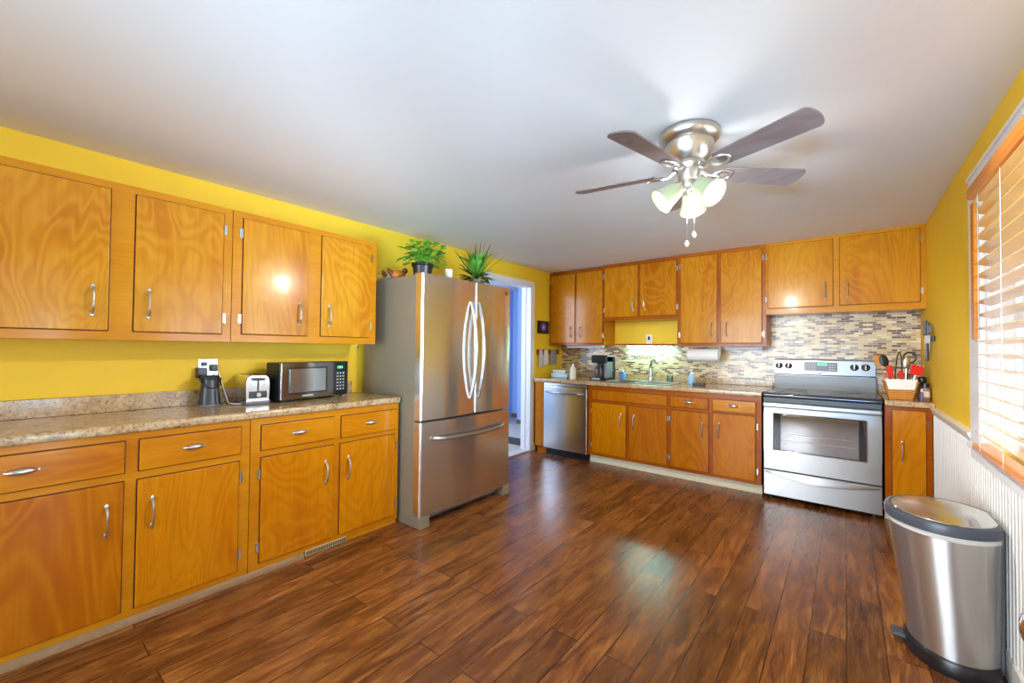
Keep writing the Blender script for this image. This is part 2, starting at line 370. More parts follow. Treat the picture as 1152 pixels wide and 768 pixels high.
g = MB(); g.box((XR+0.14, -9, -0.35), (9, 8, -0.25)); g.box((-9, -9, -0.35), (XR+0.14, YN-0.12, -0.25))
struct(g.build('unseen_ground_slab', plain('pale_concrete', lin(196, 194, 190), 0.8, noise=0.1, nscale=4), smooth=False))  # unseen slab, added so less light rises to the ceiling
# adjoining hall beyond the doorway
HX0 = -4.72
w = MB(); w.box((HX0, 5.95, 0), (-4.0, 6.05, 2.35)); struct(w.build('wall_hall_far', m_hall, smooth=False))
w = MB(); w.box((-4.14, 5.47, 0), (XW-WT, 5.57, 2.35)); w.box((-4.24, 5.47, 0), (-4.14, 5.95, 2.35)); struct(w.build('wall_hall_side', m_hall, smooth=False))
struct(MB().box((HX0-0.1, 2.0, 0), (HX0, 6.05, 2.35)).build('wall_hall_left', m_hall, smooth=False))
struct(MB().box((HX0, 1.9, 0), (XW-WT, 2.0, 2.35)).build('wall_hall_near', m_hall, smooth=False))
struct(MB().box((HX0, 2.0, -0.1), (XW-WT, 6.05, 0)).build('floor_hall', m_hall_floor, smooth=False))
struct(MB().box((HX0, 2.0, 2.28), (XW-WT, 6.05, 2.38)).build('ceiling_hall', m_ceil, smooth=False))
m_brownbase = plain('brown_baseboard', lin(120, 96, 84), 0.5)
struct(MB().box((HX0, 5.935, 0), (-4.24, 5.95, 0.07)).build('baseboard_hall_far', m_brownbase, smooth=False))
struct(MB().box((-4.24, 5.455, 0), (XW-WT, 5.47, 0.07)).build('baseboard_hall_side', m_brownbase, smooth=False))
t = thing('wall_outlet', 'white outlet with a plug, low on the blue hall wall beyond the doorway', 'outlet', (-4.42, 5.95, 0.36))
MB().box((-0.045, -0.008, -0.06), (0.045, 0, 0.06), 0.004).build('cover_plate', m_white_p, t)
MB().box((-0.02, -0.04, -0.045), (0.02, -0.008, -0.005), 0.004).build('plug', m_white_p, t)
o = MB().box((-4.1, 4.25, 0.0), (-3.2, 4.55, 0.012), 0.004).build('doormat', plain('dark_doormat', lin(72, 66, 70), 0.9, noise=0.2, nscale=90))
tag(o, 'dark grey doormat just inside the hall beyond the doorway', 'mat')

# door casing and jambs of the doorway
d = MB(); cw = 0.060
for s, y0, y1 in ((0, DY0-cw, DY0), (0, DY1, DY1+cw)): d.box((XW, y0, 0), (XW+0.018, y1, DZ-0.0005), 0.003)
d.box((XW, DY0-cw, DZ), (XW+0.018, DY1+cw, DZ+cw), 0.004)
door = struct(d.build('door_1', m_white))
j = MB(); j.box((XW-WT, DY1-0.012, 0), (XW+0.012, DY1, DZ)); j.box((XW-WT, DY0, 0), (XW+0.012, DY0+0.012, DZ)); j.box((XW-WT+.001, DY0+0.012, DZ-0.012), (XW+0.011, DY1-0.012, DZ))
j.box((XW-WT+0.03, DY1-0.024, 0), (XW-WT+0.07, DY1-0.012, DZ)); j.build('jamb', m_white, door, smooth=False)
MB().box((XW-WT, DY0, 0), (XW+0.01, DY1, 0.014), 0.004).build('threshold', plain('pale_threshold', lin(214, 206, 196), 0.4), door)

# ------------------------------------------------------------------ right wall: window, blind, wainscot
WX = XR
wn = MB()
wn.box((XR+0.075, WY0, WZ0), (XR+0.11, WY0+.05, WZ1)); wn.box((XR+0.075, WY1-.05, WZ0), (XR+0.11, WY1, WZ1))
wn.box((XR+.076, WY0+.05, WZ1-.05), (XR+.109, WY1-.05, WZ1)); wn.box((XR+.076, WY0+.05, WZ0), (XR+.109, WY1-.05, WZ0+0.05))
wn.box((XR+.072, WY0+.05, 1.36), (XR+.108, WY1-.05, 1.40)); wn.box((XR+.070, 1.93, WZ0+.05), (XR+.107, 1.99, WZ1-.05))
win = struct(wn.build('window_1', m_white, smooth=False))
MB().box((XR+0.09, WY0+.05, WZ0+.05), (XR+0.094, WY1-.05, WZ1-.05)).build('pane', m_glass, win, smooth=False)
cs = MB(); ct = 0.02
cs.box((XR-ct, WY1, WZ0-0.02), (XR, WY1+0.205, WZ1-0.0005), 0.003); cs.box((XR-ct, WY0-0.085, WZ0-0.02), (XR, WY0, WZ1-0.0005), 0.003); cs.box((XR-ct, WY0-.085, WZ1), (XR, WY1+.205, WZ1+0.1145), 0.003)
cs.box((XR-ct-.008, WY0-.09, WZ1+.115), (XR, WY1+.21, WZ1+0.130), 0.004); cs.box((XR, WY1-.012, WZ0), (XR+.075, WY1, WZ1)); cs.box((XR, WY0, WZ0), (XR+.075, WY0+.012, WZ1)); cs.box((XR+.001, WY0+.012, WZ1-.012), (XR+.075, WY1-.012, WZ1))
cs.build('casing', m_white, win)
sl = MB(); sl.box((XR-0.035, WY0-.12, WZ0-0.022), (XR+.075, WY1+.205, WZ0-0.002), 0.006); sl.box((XR-0.018, WY0-.09, WZ0-0.075), (XR, WY1+.205, WZ0-0.022), 0.005); sl.build('window_sill', m_white, win)

bl = thing('wooden_blind', 'oak wooden slat blind lowered over the window in the right wall', 'blind', (0.462, 2.0, 0.80))
BX = 0.452
bl.location.x = BX
v = MB(); v.loft([[(0.408-BX+dx, y-2.0, z-0.80) for dx, z in ((0.010, 1.882), (0, 1.890), (0.004, 1.905), (0, 1.918), (0.006, 1.934), (0.045, 1.934), (0.045, 1.882))] for y in (1.16, 2.61)])
v.build('valance', m_valance, bl)
MB().box((-0.010, -0.83, 1.095), (0.045, 0.62, 1.150), 0.004).build('headrail', m_white_p, bl)
zs = [1.868-0.0543*i for i in range(19)]
for z in zs:
    s_ = MB(); a = R(-17)
    s_.loft([[(-0.025*cos(a)*u, yy, 0.025*sin(a)*u*-1 + 0.0022*(1-u*u)+h) for u, h in ((-1, 0), (-.5, 0), (0, 0), (.5, 0), (1, 0), (1, .003), (.5, .003), (0, .003), (-.5, .003), (-1, .003))] for yy in (-0.82, 0.605)])
    o = s_.build('slat', m_slat, bl, loc=(0, 0, z-0.80))
MB().box((-0.026, -0.82, 0.018), (0.026, 0.66, 0.044), 0.004).build('bottom_rail', m_valance, bl)
for yy in (-0.70, -0.25, 0.20, 0.52):
    for dx in (-0.0262, 0.0262):
        MB().tube([(dx, yy, 0.03), (dx, yy, 1.10)], 0.0007, 6).build('ladder_cord', m_white_p, bl)
q = MB(); q.box((0.0, 0.755, 0.49), (0.012, 0.812, 1.11), 0.003); q.build('side_strip', m_valance, bl)

wb = MB(); pitch = 0.040; y = 0.56; prof = []
while y < 4.10:
    y1 = min(y+pitch, 4.10); prof += [(XR-0.010, y+0.003), (XR-0.010, y1-0.006), (XR-0.0135, y1-0.0045), (XR-0.004, y1-0.001)]; y = y1
poly = prof+[(XR, prof[-1][1]), (XR, 0.56)]
wb.prism(poly, 0.0, 0.806)
struct(wb.build('wall_right_wainscot', m_bead, smooth=False))
struct(MB().box((XR-0.02, 0.56, 0), (XR-0.0, 4.10, 0.10), 0.005).build('baseboard_right', m_bead))
b2 = MB()
for y0, y1 in ((WY1+0.205, 4.105), (0.56, WY0-0.085)):
    b2.loft([[(XR-dx, y, z) for dx, z in ((0, 0.80), (0.014, 0.80), (0.022, 0.822), (0.03, 0.836), (0.03, 0.846), (0, 0.850))] for y in (y0, y1)])
struct(b2.build('trim_1', m_white))
struct(MB().box((XW, DY1+cw, 0), (XW+0.014, 4.20, 0.09), 0.004).build('baseboard_left', m_white))

# ------------------------------------------------------------------ hardware
def pull_mb(x, z, h=0.118, vert=True):
    """Bowed wire door pull with flattened leaf ends; door face is local y=0 and it stands out to -y."""
    m = MB(); n = 14; pts = []; rs = []
    for i in range(n+1):
        t = i/n; s_ = (t-0.5)*h; d = -0.026*(1-(2*t-1)**4)-0.003
        pts.append((x, d, z+s_)); rs.append(0.0042+0.0028*abs(2*t-1)**3)
    m.tube(pts, rs, 8)
    for s_ in (-1, 1):
        m.ball((x, -0.002, z+s_*h*0.52), (0.008, 0.004, 0.015), 10)
    return m
def cup_mb(x, z, w=0.088, h=0.030):
    m = MB(); n = 20; secs = []
    for i in range(n+1):          # lens outline: pointed ends, domed front
        u = -1+2*i/n; hh = h*0.5*(1-u*u)**0.8+0.0008; dd = 0.022*(1-u*u)**0.7+0.0006
        secs.append([(x+u*w/2, -dd*sin(pi*k/8), z+hh*cos(pi*k/8)) for k in range(9)]+[(x+u*w/2, 0.0, z-hh), (x+u*w/2, 0.0, z+hh)])
    m.loft(secs); m.box((x-w*0.53, -0.0025, z-0.004), (x+w*0.53, 0.0, z+0.004), 0.001)
    return m
def hinge_mb(x, z, side):
    m = MB(); m.box((x-0.009*(side > 0)-0.003, -0.004, z-0.026), (x+0.009*(side < 0)+0.003, 0.0, z+0.026), 0.001)
    m.box((x-0.006, -0.003, z-0.019), (x+0.006, 0.0, z+0.019), 0.001)
    m.tube([(x, -0.006, z-0.027), (x, -0.006, z+0.027)], 0.0042, 8)
    return m
def face_panel(x0, x1, z0, z1, t=0.012):
    """Lipped door or drawer front, proud of the face frame."""
    m = MB(); m.box((x0, -t, z0), (x1, -0.0005, z1), 0.004, 2); return m
def shadow_gap(x0, x1, z0, z1): pass

def cabinet(name, label, loc, rz, w, z0, z1, depth, doors, drawers=(), mats=None, toe=0.0, toe_mat=None, cat='cabinet', ends=0.02, group=None, pull_z=None):
    """doors: (x0,x1,z0,z1,hinge side -1/+1,mat); drawers: (x0,x1,z0,z1,mat,has_pull). Local frame: x along the width, front at y=0 facing -y."""
    mf, mv = mats
    t = thing(name, label, cat, loc, rz, group)
    c = MB(); zb = z0
    if depth == 0.5:                                                        # open-topped carcass for the sink
        c.box((0, 0.018, zb), (0.018, depth, z1)); c.box((w-0.018, 0.018, zb), (w, depth, z1)); c.box((0, 0.018, zb), (w, depth, 0.66))
    else: c.box((0, 0.018, zb), (w, depth, z1))
    ops = [(d[0], d[1], d[2], d[3]) for d in doors]+[(d[0], d[1], d[2], d[3]) for d in drawers]
    c.build('carcass', mv, t, smooth=False)
    # face frame: stiles and rails around the openings
    f = MB(); xs = sorted(set([0, w]+[v for o_ in ops for v in o_[:2]]))
    f.box((0, 0, zb), (w, 0.018, z1))
    f.build('face_frame', mf, t, smooth=False)
    for (x0, x1, a, b, side, m) in doors:
        g = MB().box((x0-0.004, -0.0012, a-0.004), (x1+0.004, 0.0, b+0.004)).build('door_gap_shade', m_gap_shade, t, smooth=False)  # dark sheet painting the shade line round the proud door
        dd = face_panel(x0, x1, a, b).build('door', m, t)
        px = x1-0.052 if side < 0 else x0+0.052
        if pull_z is not None: pz = pull_z
        else: pz = (a+0.135) if z0 > 0.7 else (b-0.155)
        pull_mb(px, pz).build('handle', m_nickel, dd, loc=(0, -0.012, 0))
        hx = x0-0.006 if side < 0 else x1+0.006
        for hz in (a+0.085, b-0.085): hinge_mb(hx, hz, -side).build('hinge', m_chrome, dd)
    for (x0, x1, a, b, m, hp) in drawers:
        MB().box((x0-0.004, -0.0012, a-0.004), (x1+0.004, 0.0, b+0.004)).build('drawer_gap_shade', m_gap_shade, t, smooth=False)  # same painted shade line round a drawer front
        dd = face_panel(x0, x1, a, b).build('drawer' if hp else 'false_front', m, t)
        if hp: cup_mb((x0+x1)/2, (a+b)/2+0.004).build('cup_pull', m_nickel, dd, loc=(0, -0.012, 0))
    if toe > 0:
        MB().box((0, 0.045 if toe_mat is not None else 0.01, 0), (w, 0.06, zb)).build('toe_kick', toe_mat or mf, t, smooth=False)
    return t

# ------------------------------------------------------------------ left run
HZ = R(90)
XU, XB = -2.665, -2.473
MU = (m_frame, m_wood_v)
# local x = world y, so x offsets are measured from the cabinet's start
y0 = -0.35
cabinet('wall_cabinet', 'honey birch wall cabinet above the left worktop, nearest the camera', (XU, y0, 0), HZ, 0.838-y0, 1.252, 1.988, 0.318,
        [(-0.20-y0, 0.344-y0, 1.294, 1.950, -1, m_wood_v), (0.434-y0, 0.795-y0, 1.294, 1.950, 1, m_wood_v)], mats=MU)
y0 = 0.8415
t = cabinet('wall_cabinet', 'two-door honey birch wall cabinet directly above the black microwave, next to the refrigerator', (XU, y0, 0), HZ, 1.753-y0, 1.252, 1.988, 0.318,
        [(0.892-y0, 1.258-y0, 1.297, 1.950, -1, m_wood_v), (1.345-y0, 1.702-y0, 1.299, 1.952, 1, m_wood_v)], mats=MU)
MB().tube([(0.80, 0.06, 1.252), (0.80, 0.06, 1.235), (0.80, 0.045, 1.228), (0.80, 0.035, 1.236)], 0.004, 8).build('hook', m_nickel, t)
MLo = (m_frame, m_wood_low)
y0 = -0.35
cabinet('base_cabinet', 'amber birch base cabinet under the left worktop, nearest the camera, with one redder-brown door', (XB, y0, 0), HZ, 0.879-y0, 0.030, 0.840, 0.505,
        [(-0.22-y0, 0.383-y0, 0.064, 0.630, -1, m_wood_brown), (0.430-y0, 0.829-y0, 0.064, 0.628, 1, m_wood_low)],
        [(-0.20-y0, 0.385-y0, 0.668, 0.806, m_wood_lowh, True), (0.434-y0, 0.835-y0, 0.668, 0.806, m_wood_lowh, True)], mats=MLo, toe=0.03)
y0 = 0.8825
t = cabinet('base_cabinet', 'amber birch base cabinet with two drawers and two doors, left of the refrigerator', (XB, y0, 0), HZ, 1.822-y0, 0.030, 0.840, 0.505,
        [(0.934-y0, 1.343-y0, 0.064, 0.626, -1, m_wood_low), (1.386-y0, 1.790-y0, 0.064, 0.626, 1, m_wood_low)],
        [(0.934-y0, 1.342-y0, 0.666, 0.800, m_wood_lowh, True), (1.392-y0, 1.806-y0, 0.660, 0.797, m_wood_lowh, True)], mats=MLo, toe=0.03)
v = MB(); v.box((1.18-y0, -0.006, 0.004), (1.44-y0, 0.012, 0.036), 0.002)
vent = v.build('toe_vent', plain('beige_vent', lin(196, 178, 140), 0.5), t)
v = MB()
for i in range(26): v.box((1.187-y0+i*0.0097, -0.0075, 0.010), (1.187-y0+i*0.0097+0.005, -0.005, 0.031))
v.build('vent_slots', m_black_m, vent, smooth=False)
for k_, (a, b) in enumerate(((-0.35, 0.879), (0.8795, 1.18), (1.44, 1.822))):
    pass
o = MB().loft([[(XB-dx+0.001, y, z) for dx, z in ((-0.002, 0.0), (-0.016, 0.0), (-0.014, 0.014), (-0.006, 0.028), (-0.002, 0.032))] for y in (-0.35, 1.17)]).build('trim_4', plain('grey_brown_shoe_moulding', lin(146, 112, 74), 0.5, noise=0.12)); struct(o)

t = thing('granite_worktop', 'speckled brown granite worktop along the left wall, carrying toaster and microwave', 'worktop', (-2.71, 0.74, 0.840))
m = MB(); m.box((-2.9845+2.71, -1.09, 0.0005), (-2.452+2.71, 1.828-0.74, 0.0415), 0.012, 3); m.build('slab', m_granite, t)
MB().box((-2.9845+2.71, -1.09, 0.0417), (-2.965+2.71, 1.755-0.74, 0.130), 0.004).build('backsplash', m_granite, t)

# ------------------------------------------------------------------ back run
YB, YU = 4.135, 4.505
MBk = (m_frame_b, m_wood_low)
DB = YW-YB-0.002; DU = YW-YU-0.002
o = MB().box((-2.925, 0, 0.08), (-2.783, 0.60, 0.838)).box((-2.92, 0.045, 0), (-2.79, 0.6, 0.08)).build('filler_panel', m_wood_brown, smooth=False, loc=(0, YB, 0))
tag(o, 'narrow red-brown wooden panel between the doorway casing and the dishwasher', 'panel')
cabinet('sink_base_cabinet', 'sink base cabinet with a wide false drawer front, right of the dishwasher', (-2.212, YB, 0), 0, 2.212-1.3375, 0.085, 0.838, 0.5,
        [(0.046, 0.434, 0.115, 0.655, -1, m_wood_low), (0.472, 0.855, 0.115, 0.652, 1, m_wood_brown)],
        [(0.052, 0.858, 0.690, 0.790, m_wood_brown, False)], mats=MBk, toe=0.085, toe_mat=m_cream)
cabinet('base_cabinet', 'base cabinet with two cup-pull drawers, left side of the range', (-1.337, YB, 0), 0, 1.337-0.562, 0.085, 0.838, DB,
        [(0.018, 0.357, 0.115, 0.655, -1, m_wood_brown), (0.391, 0.731, 0.112, 0.665, 1, m_wood_low)],
        [(0.017, 0.353, 0.690, 0.788, m_wood_brown, True), (0.391, 0.734, 0.687, 0.790, m_wood_lowh, True)], mats=MBk, toe=0.085, toe_mat=m_cream)
cabinet('base_cabinet', 'narrow single-door base cabinet in the right corner, between range and white wainscot', (0.225, YB, 0), 0, 0.489-0.225-0.012, 0.085, 0.838, DB,
        [(0.041, 0.218, 0.115, 0.812, 1, m_wood_low)], mats=MBk, toe=0.085, toe_mat=m_cream, pull_z=0.52)

def worktop(name, label, x0, x1, cat='worktop', hole=None):
    t = thing(name, label, cat, ((x0+x1)/2, 4.45, 0.840)); m = MB(); cx = (x0+x1)/2
    ya, yb = 4.108-4.45, 4.8265-4.45
    if hole:
        hx0, hx1, hy0, hy1 = hole
        m.box((x0-cx, ya, 0), (x1-cx, hy0-4.45, 0.0415), 0.008); m.box((x0-cx, hy1-4.45, 0), (x1-cx, yb, 0.0415), 0.008)
        m.box((x0-cx, hy0-4.45-.01, 0), (hx0-cx, hy1-4.45+.01, 0.0414)); m.box((hx1-cx, hy0-4.45-.01, 0), (x1-cx, hy1-4.45+.01, 0.0414))
    else: m.box((x0-cx, ya, 0), (x1-cx, yb, 0.0415), 0.008)
    m.build('slab', m_granite, t)
    MB().box((x0-cx, 4.805-4.45, 0.0417), (x1-cx, yb, 0.105), 0.004).build('backsplash', m_granite, t)
    return t
worktop('granite_worktop', 'long beige granite worktop with the sink, along the back wall from doorway to range', -2.935, -0.556, hole=(-2.075, -1.375, 4.215, 4.60))
worktop('granite_worktop', 'short piece of granite worktop in the right corner under the wicker basket', 0.224, 0.488)

# tile field (setting), kept behind things
m = MB(); m.box((-2.984, YW-0.008, 0.945), (-0.5725, YW, 1.290)); m.box((-0.5725, YW-0.008, 0.90), (0.4895, YW, 1.58))
struct(m.build('trim_3', m_tile, smooth=False))
o = MB().box((-2.215, YW-0.022, 1.291), (-1.385, YW-0.0005, 1.303), 0.003).build('wooden_ledge', m_frame_b); tag(o, 'thin brown wooden ledge along the top of the tiles behind the sink', 'ledge')

# wall cabinets at the back
MBu = (m_frame_b, m_wood_back)
cabinet('wall_cabinet', 'tall two-door wall cabinet above the dishwasher, leftmost on the back wall', (-2.968, YU, 0), 0, 2.968-2.2205, 1.284, 2.206, DU,
        [(0.018, 0.368, 1.308, 2.165, -1, m_wood_back), (0.394, 0.735, 1.308, 2.165, 1, m_wood_back)], mats=MBu)
cabinet('wall_cabinet', 'short two-door wall cabinet above the sink recess', (-2.220, YU, 0), 0, 2.220-1.3755, 1.566, 2.221, DU,
        [(0.020, 0.418, 1.606, 2.180, -1, m_wood_back), (0.446, 0.834, 1.606, 2.180, 1, m_wood_back)], mats=MBu)
cabinet('wall_cabinet', 'tall two-door wall cabinet above the paper towel roll', (-1.375, YU, 0), 0, 1.375-0.5735, 1.274, 2.2285, DU,
        [(0.034, 0.383, 1.306, 2.190, -1, m_wood_back), (0.416, 0.767, 1.306, 2.192, 1, m_wood_back)], mats=MBu)
cabinet('wall_cabinet', 'wide two-door wall cabinet above the range, against the right wall', (-0.573, YU, 0), 0, 0.573+0.489, 1.570, 2.2295, DU,
        [(0.015, 0.492, 1.626, 2.198, -1, m_wood_back), (0.538, 1.029, 1.627, 2.200, 1, m_wood_back)], mats=(m_frame, m_wood_back))

def light_bar(label, x0, x1, lit, y=4.60, z=1.27, name='under_cabinet_light'):
    t = thing(name, label, 'light', ((x0+x1)/2, y, z)); h = (x1-x0)/2
    MB().box((-h, -0.05, -0.010), (h, 0.05, 0.0), 0.004).box((-h, 0.03, -0.03), (h, 0.05, -0.01), 0.004).build('housing', m_white_p, t)
    MB().tube([(-h+0.02, 0, -0.022), (h-0.02, 0, -0.022)], 0.011, 12).build('tube', m_tube if lit else m_white_p, t)
    for s in (-1, 1): MB().box((s*h-0.008*(s > 0)-0.0, -0.016, -0.036), (s*h+0.008*(s < 0), 0.016, -0.008), 0.002).build('end_cap', m_white_p, t)
light_bar('lit pale green-white fluorescent strip on the tiles behind the sink', -2.04, -1.50, True, y=4.775, z=1.285)
light_bar('white unlit strip light under the cabinet above the coffee maker', -2.76, -2.27, False, y=4.60, z=1.2835)
light_bar('white unlit strip light under the cabinet, right of the paper towels', -0.94, -0.62, False, y=4.62, z=1.2735)

# ------------------------------------------------------------------ refrigerator
FX, FY0, FY1, FZ = -2.25, 1.838, 2.800, 1.742
t = thing('refrigerator', 'large stainless steel French-door refrigerator with bottom freezer drawer', 'refrigerator', (FX, FY0, 0), HZ)
Wd = FY1-FY0; SP = 0.466*0+ (2.365-FY0)
MB().box((0.004, 0.075, 0.075), (Wd-0.004, 0.70, FZ-0.003), 0.006).build('body', m_steel_g, t)
def fdoor(x0, x1, z0, z1, bulge=0.020):
    m = MB(); d = 0.066
    n = 16; sec = []
    pts = []
    r = 0.016
    for k in range(7): a = pi+k/6*pi/2; pts.append((x0+r+r*cos(a), r+r*sin(a)))
    for i in range(1, n): u = i/n; pts.append((x0+r+(x1-x0-2*r)*u, -bulge*sin(pi*u)))
    for k in range(7): a = 1.5*pi+k/6*pi/2; pts.append((x1-r+r*cos(a), r+r*sin(a)))
    pts += [(x1, d), (x0, d)]
    m.prism(pts, z0, z1); return m
for nm, a, b in (('door', 0, SP-0.003), ('door', SP+0.003, Wd)):
    dd = fdoor(a, b, 0.733, FZ).build(nm, m_steel, t)
    ex = b-0.052 if a == 0 else a+0.026
    pts = []; rs = []
    for i in range(17):
        u = i/16; bow = sin(pi*u)
        pts.append((ex, -0.010-0.056*bow**0.75, 0.85+0.735*u)); rs.append(0.0135)
    hm = MB(); hm.tube(pts, rs, 10)
    for i in (0, 16): hm.tube([(pts[i][0], 0.003, pts[i][2]), pts[i]], 0.0125, 10)
    hm.build('handle', m_steel, dd)
bd = MB(); bd.box((Wd-0.088, -0.0105, FZ-0.064), (Wd-0.052, -0.001, FZ-0.026), 0.002)
bg_ = bd.build('badge', m_chrome, t)
MB().box((Wd-0.082, -0.012, FZ-0.058), (Wd-0.076, -0.010, FZ-0.032)).box((Wd-0.072, -0.012, FZ-0.038), (Wd-0.060, -0.010, FZ-0.033)).box((Wd-0.074, -0.012, FZ-0.058), (Wd-0.060, -0.010, FZ-0.048)).build('emblem_mark', m_black, bg_, smooth=False)
dr = fdoor(0, Wd, 0.082, 0.718, 0.024).build('freezer_drawer', m_steel, t)
pts = [(0.095+(Wd-0.19)*i/16, -0.012-0.062*sin(pi*i/16)**0.5, 0.602-0.012*sin(pi*i/16)) for i in range(17)]
hm = MB(); hm.tube(pts, 0.0145, 10, flat=1.0)
for i in (0, 16): hm.tube([(pts[i][0], 0.003, pts[i][2]), pts[i]], 0.0145, 10)
hm.build('handle', m_steel_h, dr)
MB().box((0.03, 0.085, 0.012), (Wd-0.03, 0.12, 0.078), 0.004).build('base_grille', m_grey_p, t)
for xx in (0.0, Wd-0.085):
    MB().prism([(xx+0.0, -0.008), (xx+0.085, -0.008), (xx+0.085, 0.12), (xx, 0.12)], 0.0, 0.080, bev=0.006).build('foot', m_steel_g, t)
MB().box((0.004, 0.121, 0.0), (0.012, 0.68, 0.078), 0.003).build('side_skirt', m_steel_g, t)
for xx in (0.01, Wd-0.06): MB().box((xx, 0.02, FZ-0.002), (xx+0.05, 0.10, FZ+0.010), 0.006).build('hinge_cover', m_steel_g, t)

# ------------------------------------------------------------------ dishwasher
t = thing('dishwasher', 'stainless steel dishwasher built in left of the sink cabinet', 'dishwasher', (-2.780, 4.098, 0)); Wd = 0.564
MB().box((0.004, 0.04, 0.08), (Wd-0.004, 0.60, 0.835)).build('body', m_black_m, t, smooth=False)
MB().box((0, 0, 0.082), (Wd, 0.038, 0.800), 0.005).build('door', m_steel, t)
MB().box((0, 0.002, 0.803), (Wd, 0.04, 0.836), 0.004).build('control_strip', m_steel_h, t)
pts = [(0.04+(Wd-0.18+0.10)*i/12, -0.008-0.035*sin(pi*i/12)**0.4, 0.735) for i in range(13)]
hm = MB(); hm.tube(pts, 0.014, 10, flat=1.0)
for i in (0, 12): hm.tube([(pts[i][0], 0.003, pts[i][2]), pts[i]], 0.014, 10)
hm.build('handle', m_steel_h, t)
MB().box((0.01, 0.05, 0.0), (Wd-0.01, 0.09, 0.078)).build('toe_panel', m_black, t, smooth=False)

# ------------------------------------------------------------------ range
t = thing('electric_range', 'stainless steel electric range with black glass cooktop and oven window', 'range', (-0.545, 4.098, 0)); Wd = 0.758
MB().box((0.003, 0.03, 0.035), (Wd-0.003, 0.70, 0.862)).build('body', m_black, t, smooth=False)
for xx in (0.03, Wd-0.07):
    for yy in (0.06, 0.62): MB().lathe([(0.016, 0), (0.018, 0.004), (0.012, 0.036)], 12, Matrix.Translation((xx+0.02, yy, 0))).build('leveling_foot', m_black_m, t)
ck = MB(); ck.box((0, -0.018, 0.846), (Wd, 0.045, 0.882), 0.012, 3); ck.box((0, 0.02, 0.860), (0.022, 0.665, 0.889), 0.006); ck.box((Wd-0.022, 0.02, 0.860), (Wd, 0.665, 0.889), 0.006)
ck.build('cooktop_rim', plain('dark_glossy_rim', (0.05, 0.05, 0.055, 1), 0.12, 0.6), t)
MB().box((0.02, 0.04, 0.866), (Wd-0.02, 0.662, 0.884), 0.003).build('cooktop', m_black_gl, t)
for bx, by, br in ((0.20, 0.20, 0.10), (0.56, 0.20, 0.115), (0.20, 0.49, 0.075), (0.56, 0.49, 0.09)):
    MB().tube([(bx+br*cos(2*pi*k/36), by+br*sin(2*pi*k/36), 0.8846) for k in range(36)], 0.0015, 6, closed=True).build('burner_ring', m_grey_p, t)
# oven door with window
od = MB()
od.box((0.004, 0, 0.250), (Wd-0.004, 0.03, 0.410), 0.004); od.box((0.004, 0, 0.716), (Wd-0.004, 0.03, 0.762), 0.004); od.box((0.004, 0.0005, 0.405), (0.078, 0.03, 0.72)); od.box((Wd-0.092, 0.0005, 0.405), (Wd-0.004, 0.03, 0.72))
odo = od.build('oven_door', m_steel_h, t)
MB().box((0.072, 0.006, 0.404), (Wd-0.086, 0.012, 0.722), 0.0).build('window_border', m_black_gl, odo, smooth=False)
MB().box((0.125, 0.003, 0.418), (Wd-0.135, 0.0062, 0.708), 0.001).build('oven_window', plain('smoked_mirror_glass', (0.34, 0.32, 0.31, 1), 0.06, 0.85), odo)
rk = MB()
for zz in (0.50, 0.555): rk.tube([(0.14, 0.0025, zz), (Wd-0.15, 0.0025, zz)], 0.0018, 6)
rk.build('oven_rack', m_nickel, odo)
fr = MB(); r0 = (0.074, Wd-0.088, 0.408, 0.718)
for a, b in (((r0[0], r0[2]), (r0[1], r0[2])), ((r0[1], r0[2]), (r0[1], r0[3])), ((r0[1], r0[3]), (r0[0], r0[3])), ((r0[0], r0[3]), (r0[0], r0[2]))):
    fr.tube([(a[0], 0.0, a[1]), (b[0], 0.0, b[1])], 0.004, 8)
fr.build('window_trim', m_chrome, odo)
hb = MB(); hb.box((0.002, -0.050, 0.768), (Wd-0.002, -0.026, 0.806), 0.010, 3)
for xx in (0.03, Wd-0.07): hb.box((xx, -0.03, 0.772), (xx+0.04, 0.02, 0.802), 0.004)
hb.build('handle', m_steel_h, odo)
MB().box((0.004, 0.004, 0.762), (Wd-0.004, 0.03, 0.845)).build('vent_strip', m_black, t, smooth=False)
sd = MB(); sd.box((0.004, 0.0, 0.036), (Wd-0.004, 0.03, 0.240), 0.004)
sdo = sd.build('storage_drawer', m_steel_h, t)
n = 24; up_ = [(0.015+(Wd-0.03)*i/n, 0.234-0.0*i) for i in range(n+1)]
secs = []
for i in range(n+1):
    u = i/n; x = 0.015+(Wd-0.03)*u; lo = 0.222-0.048*sin(pi*u); d = -0.004-0.022*sin(pi*u)**0.7
    secs.append([(x, 0.001, 0.236), (x, d*0.5, 0.236), (x, d, 0.228-0.02*sin(pi*u)), (x, d, lo+0.004), (x, d*0.6, lo), (x, 0.001, lo)])
MB().loft(secs).build('handle', m_steel_h, sdo)
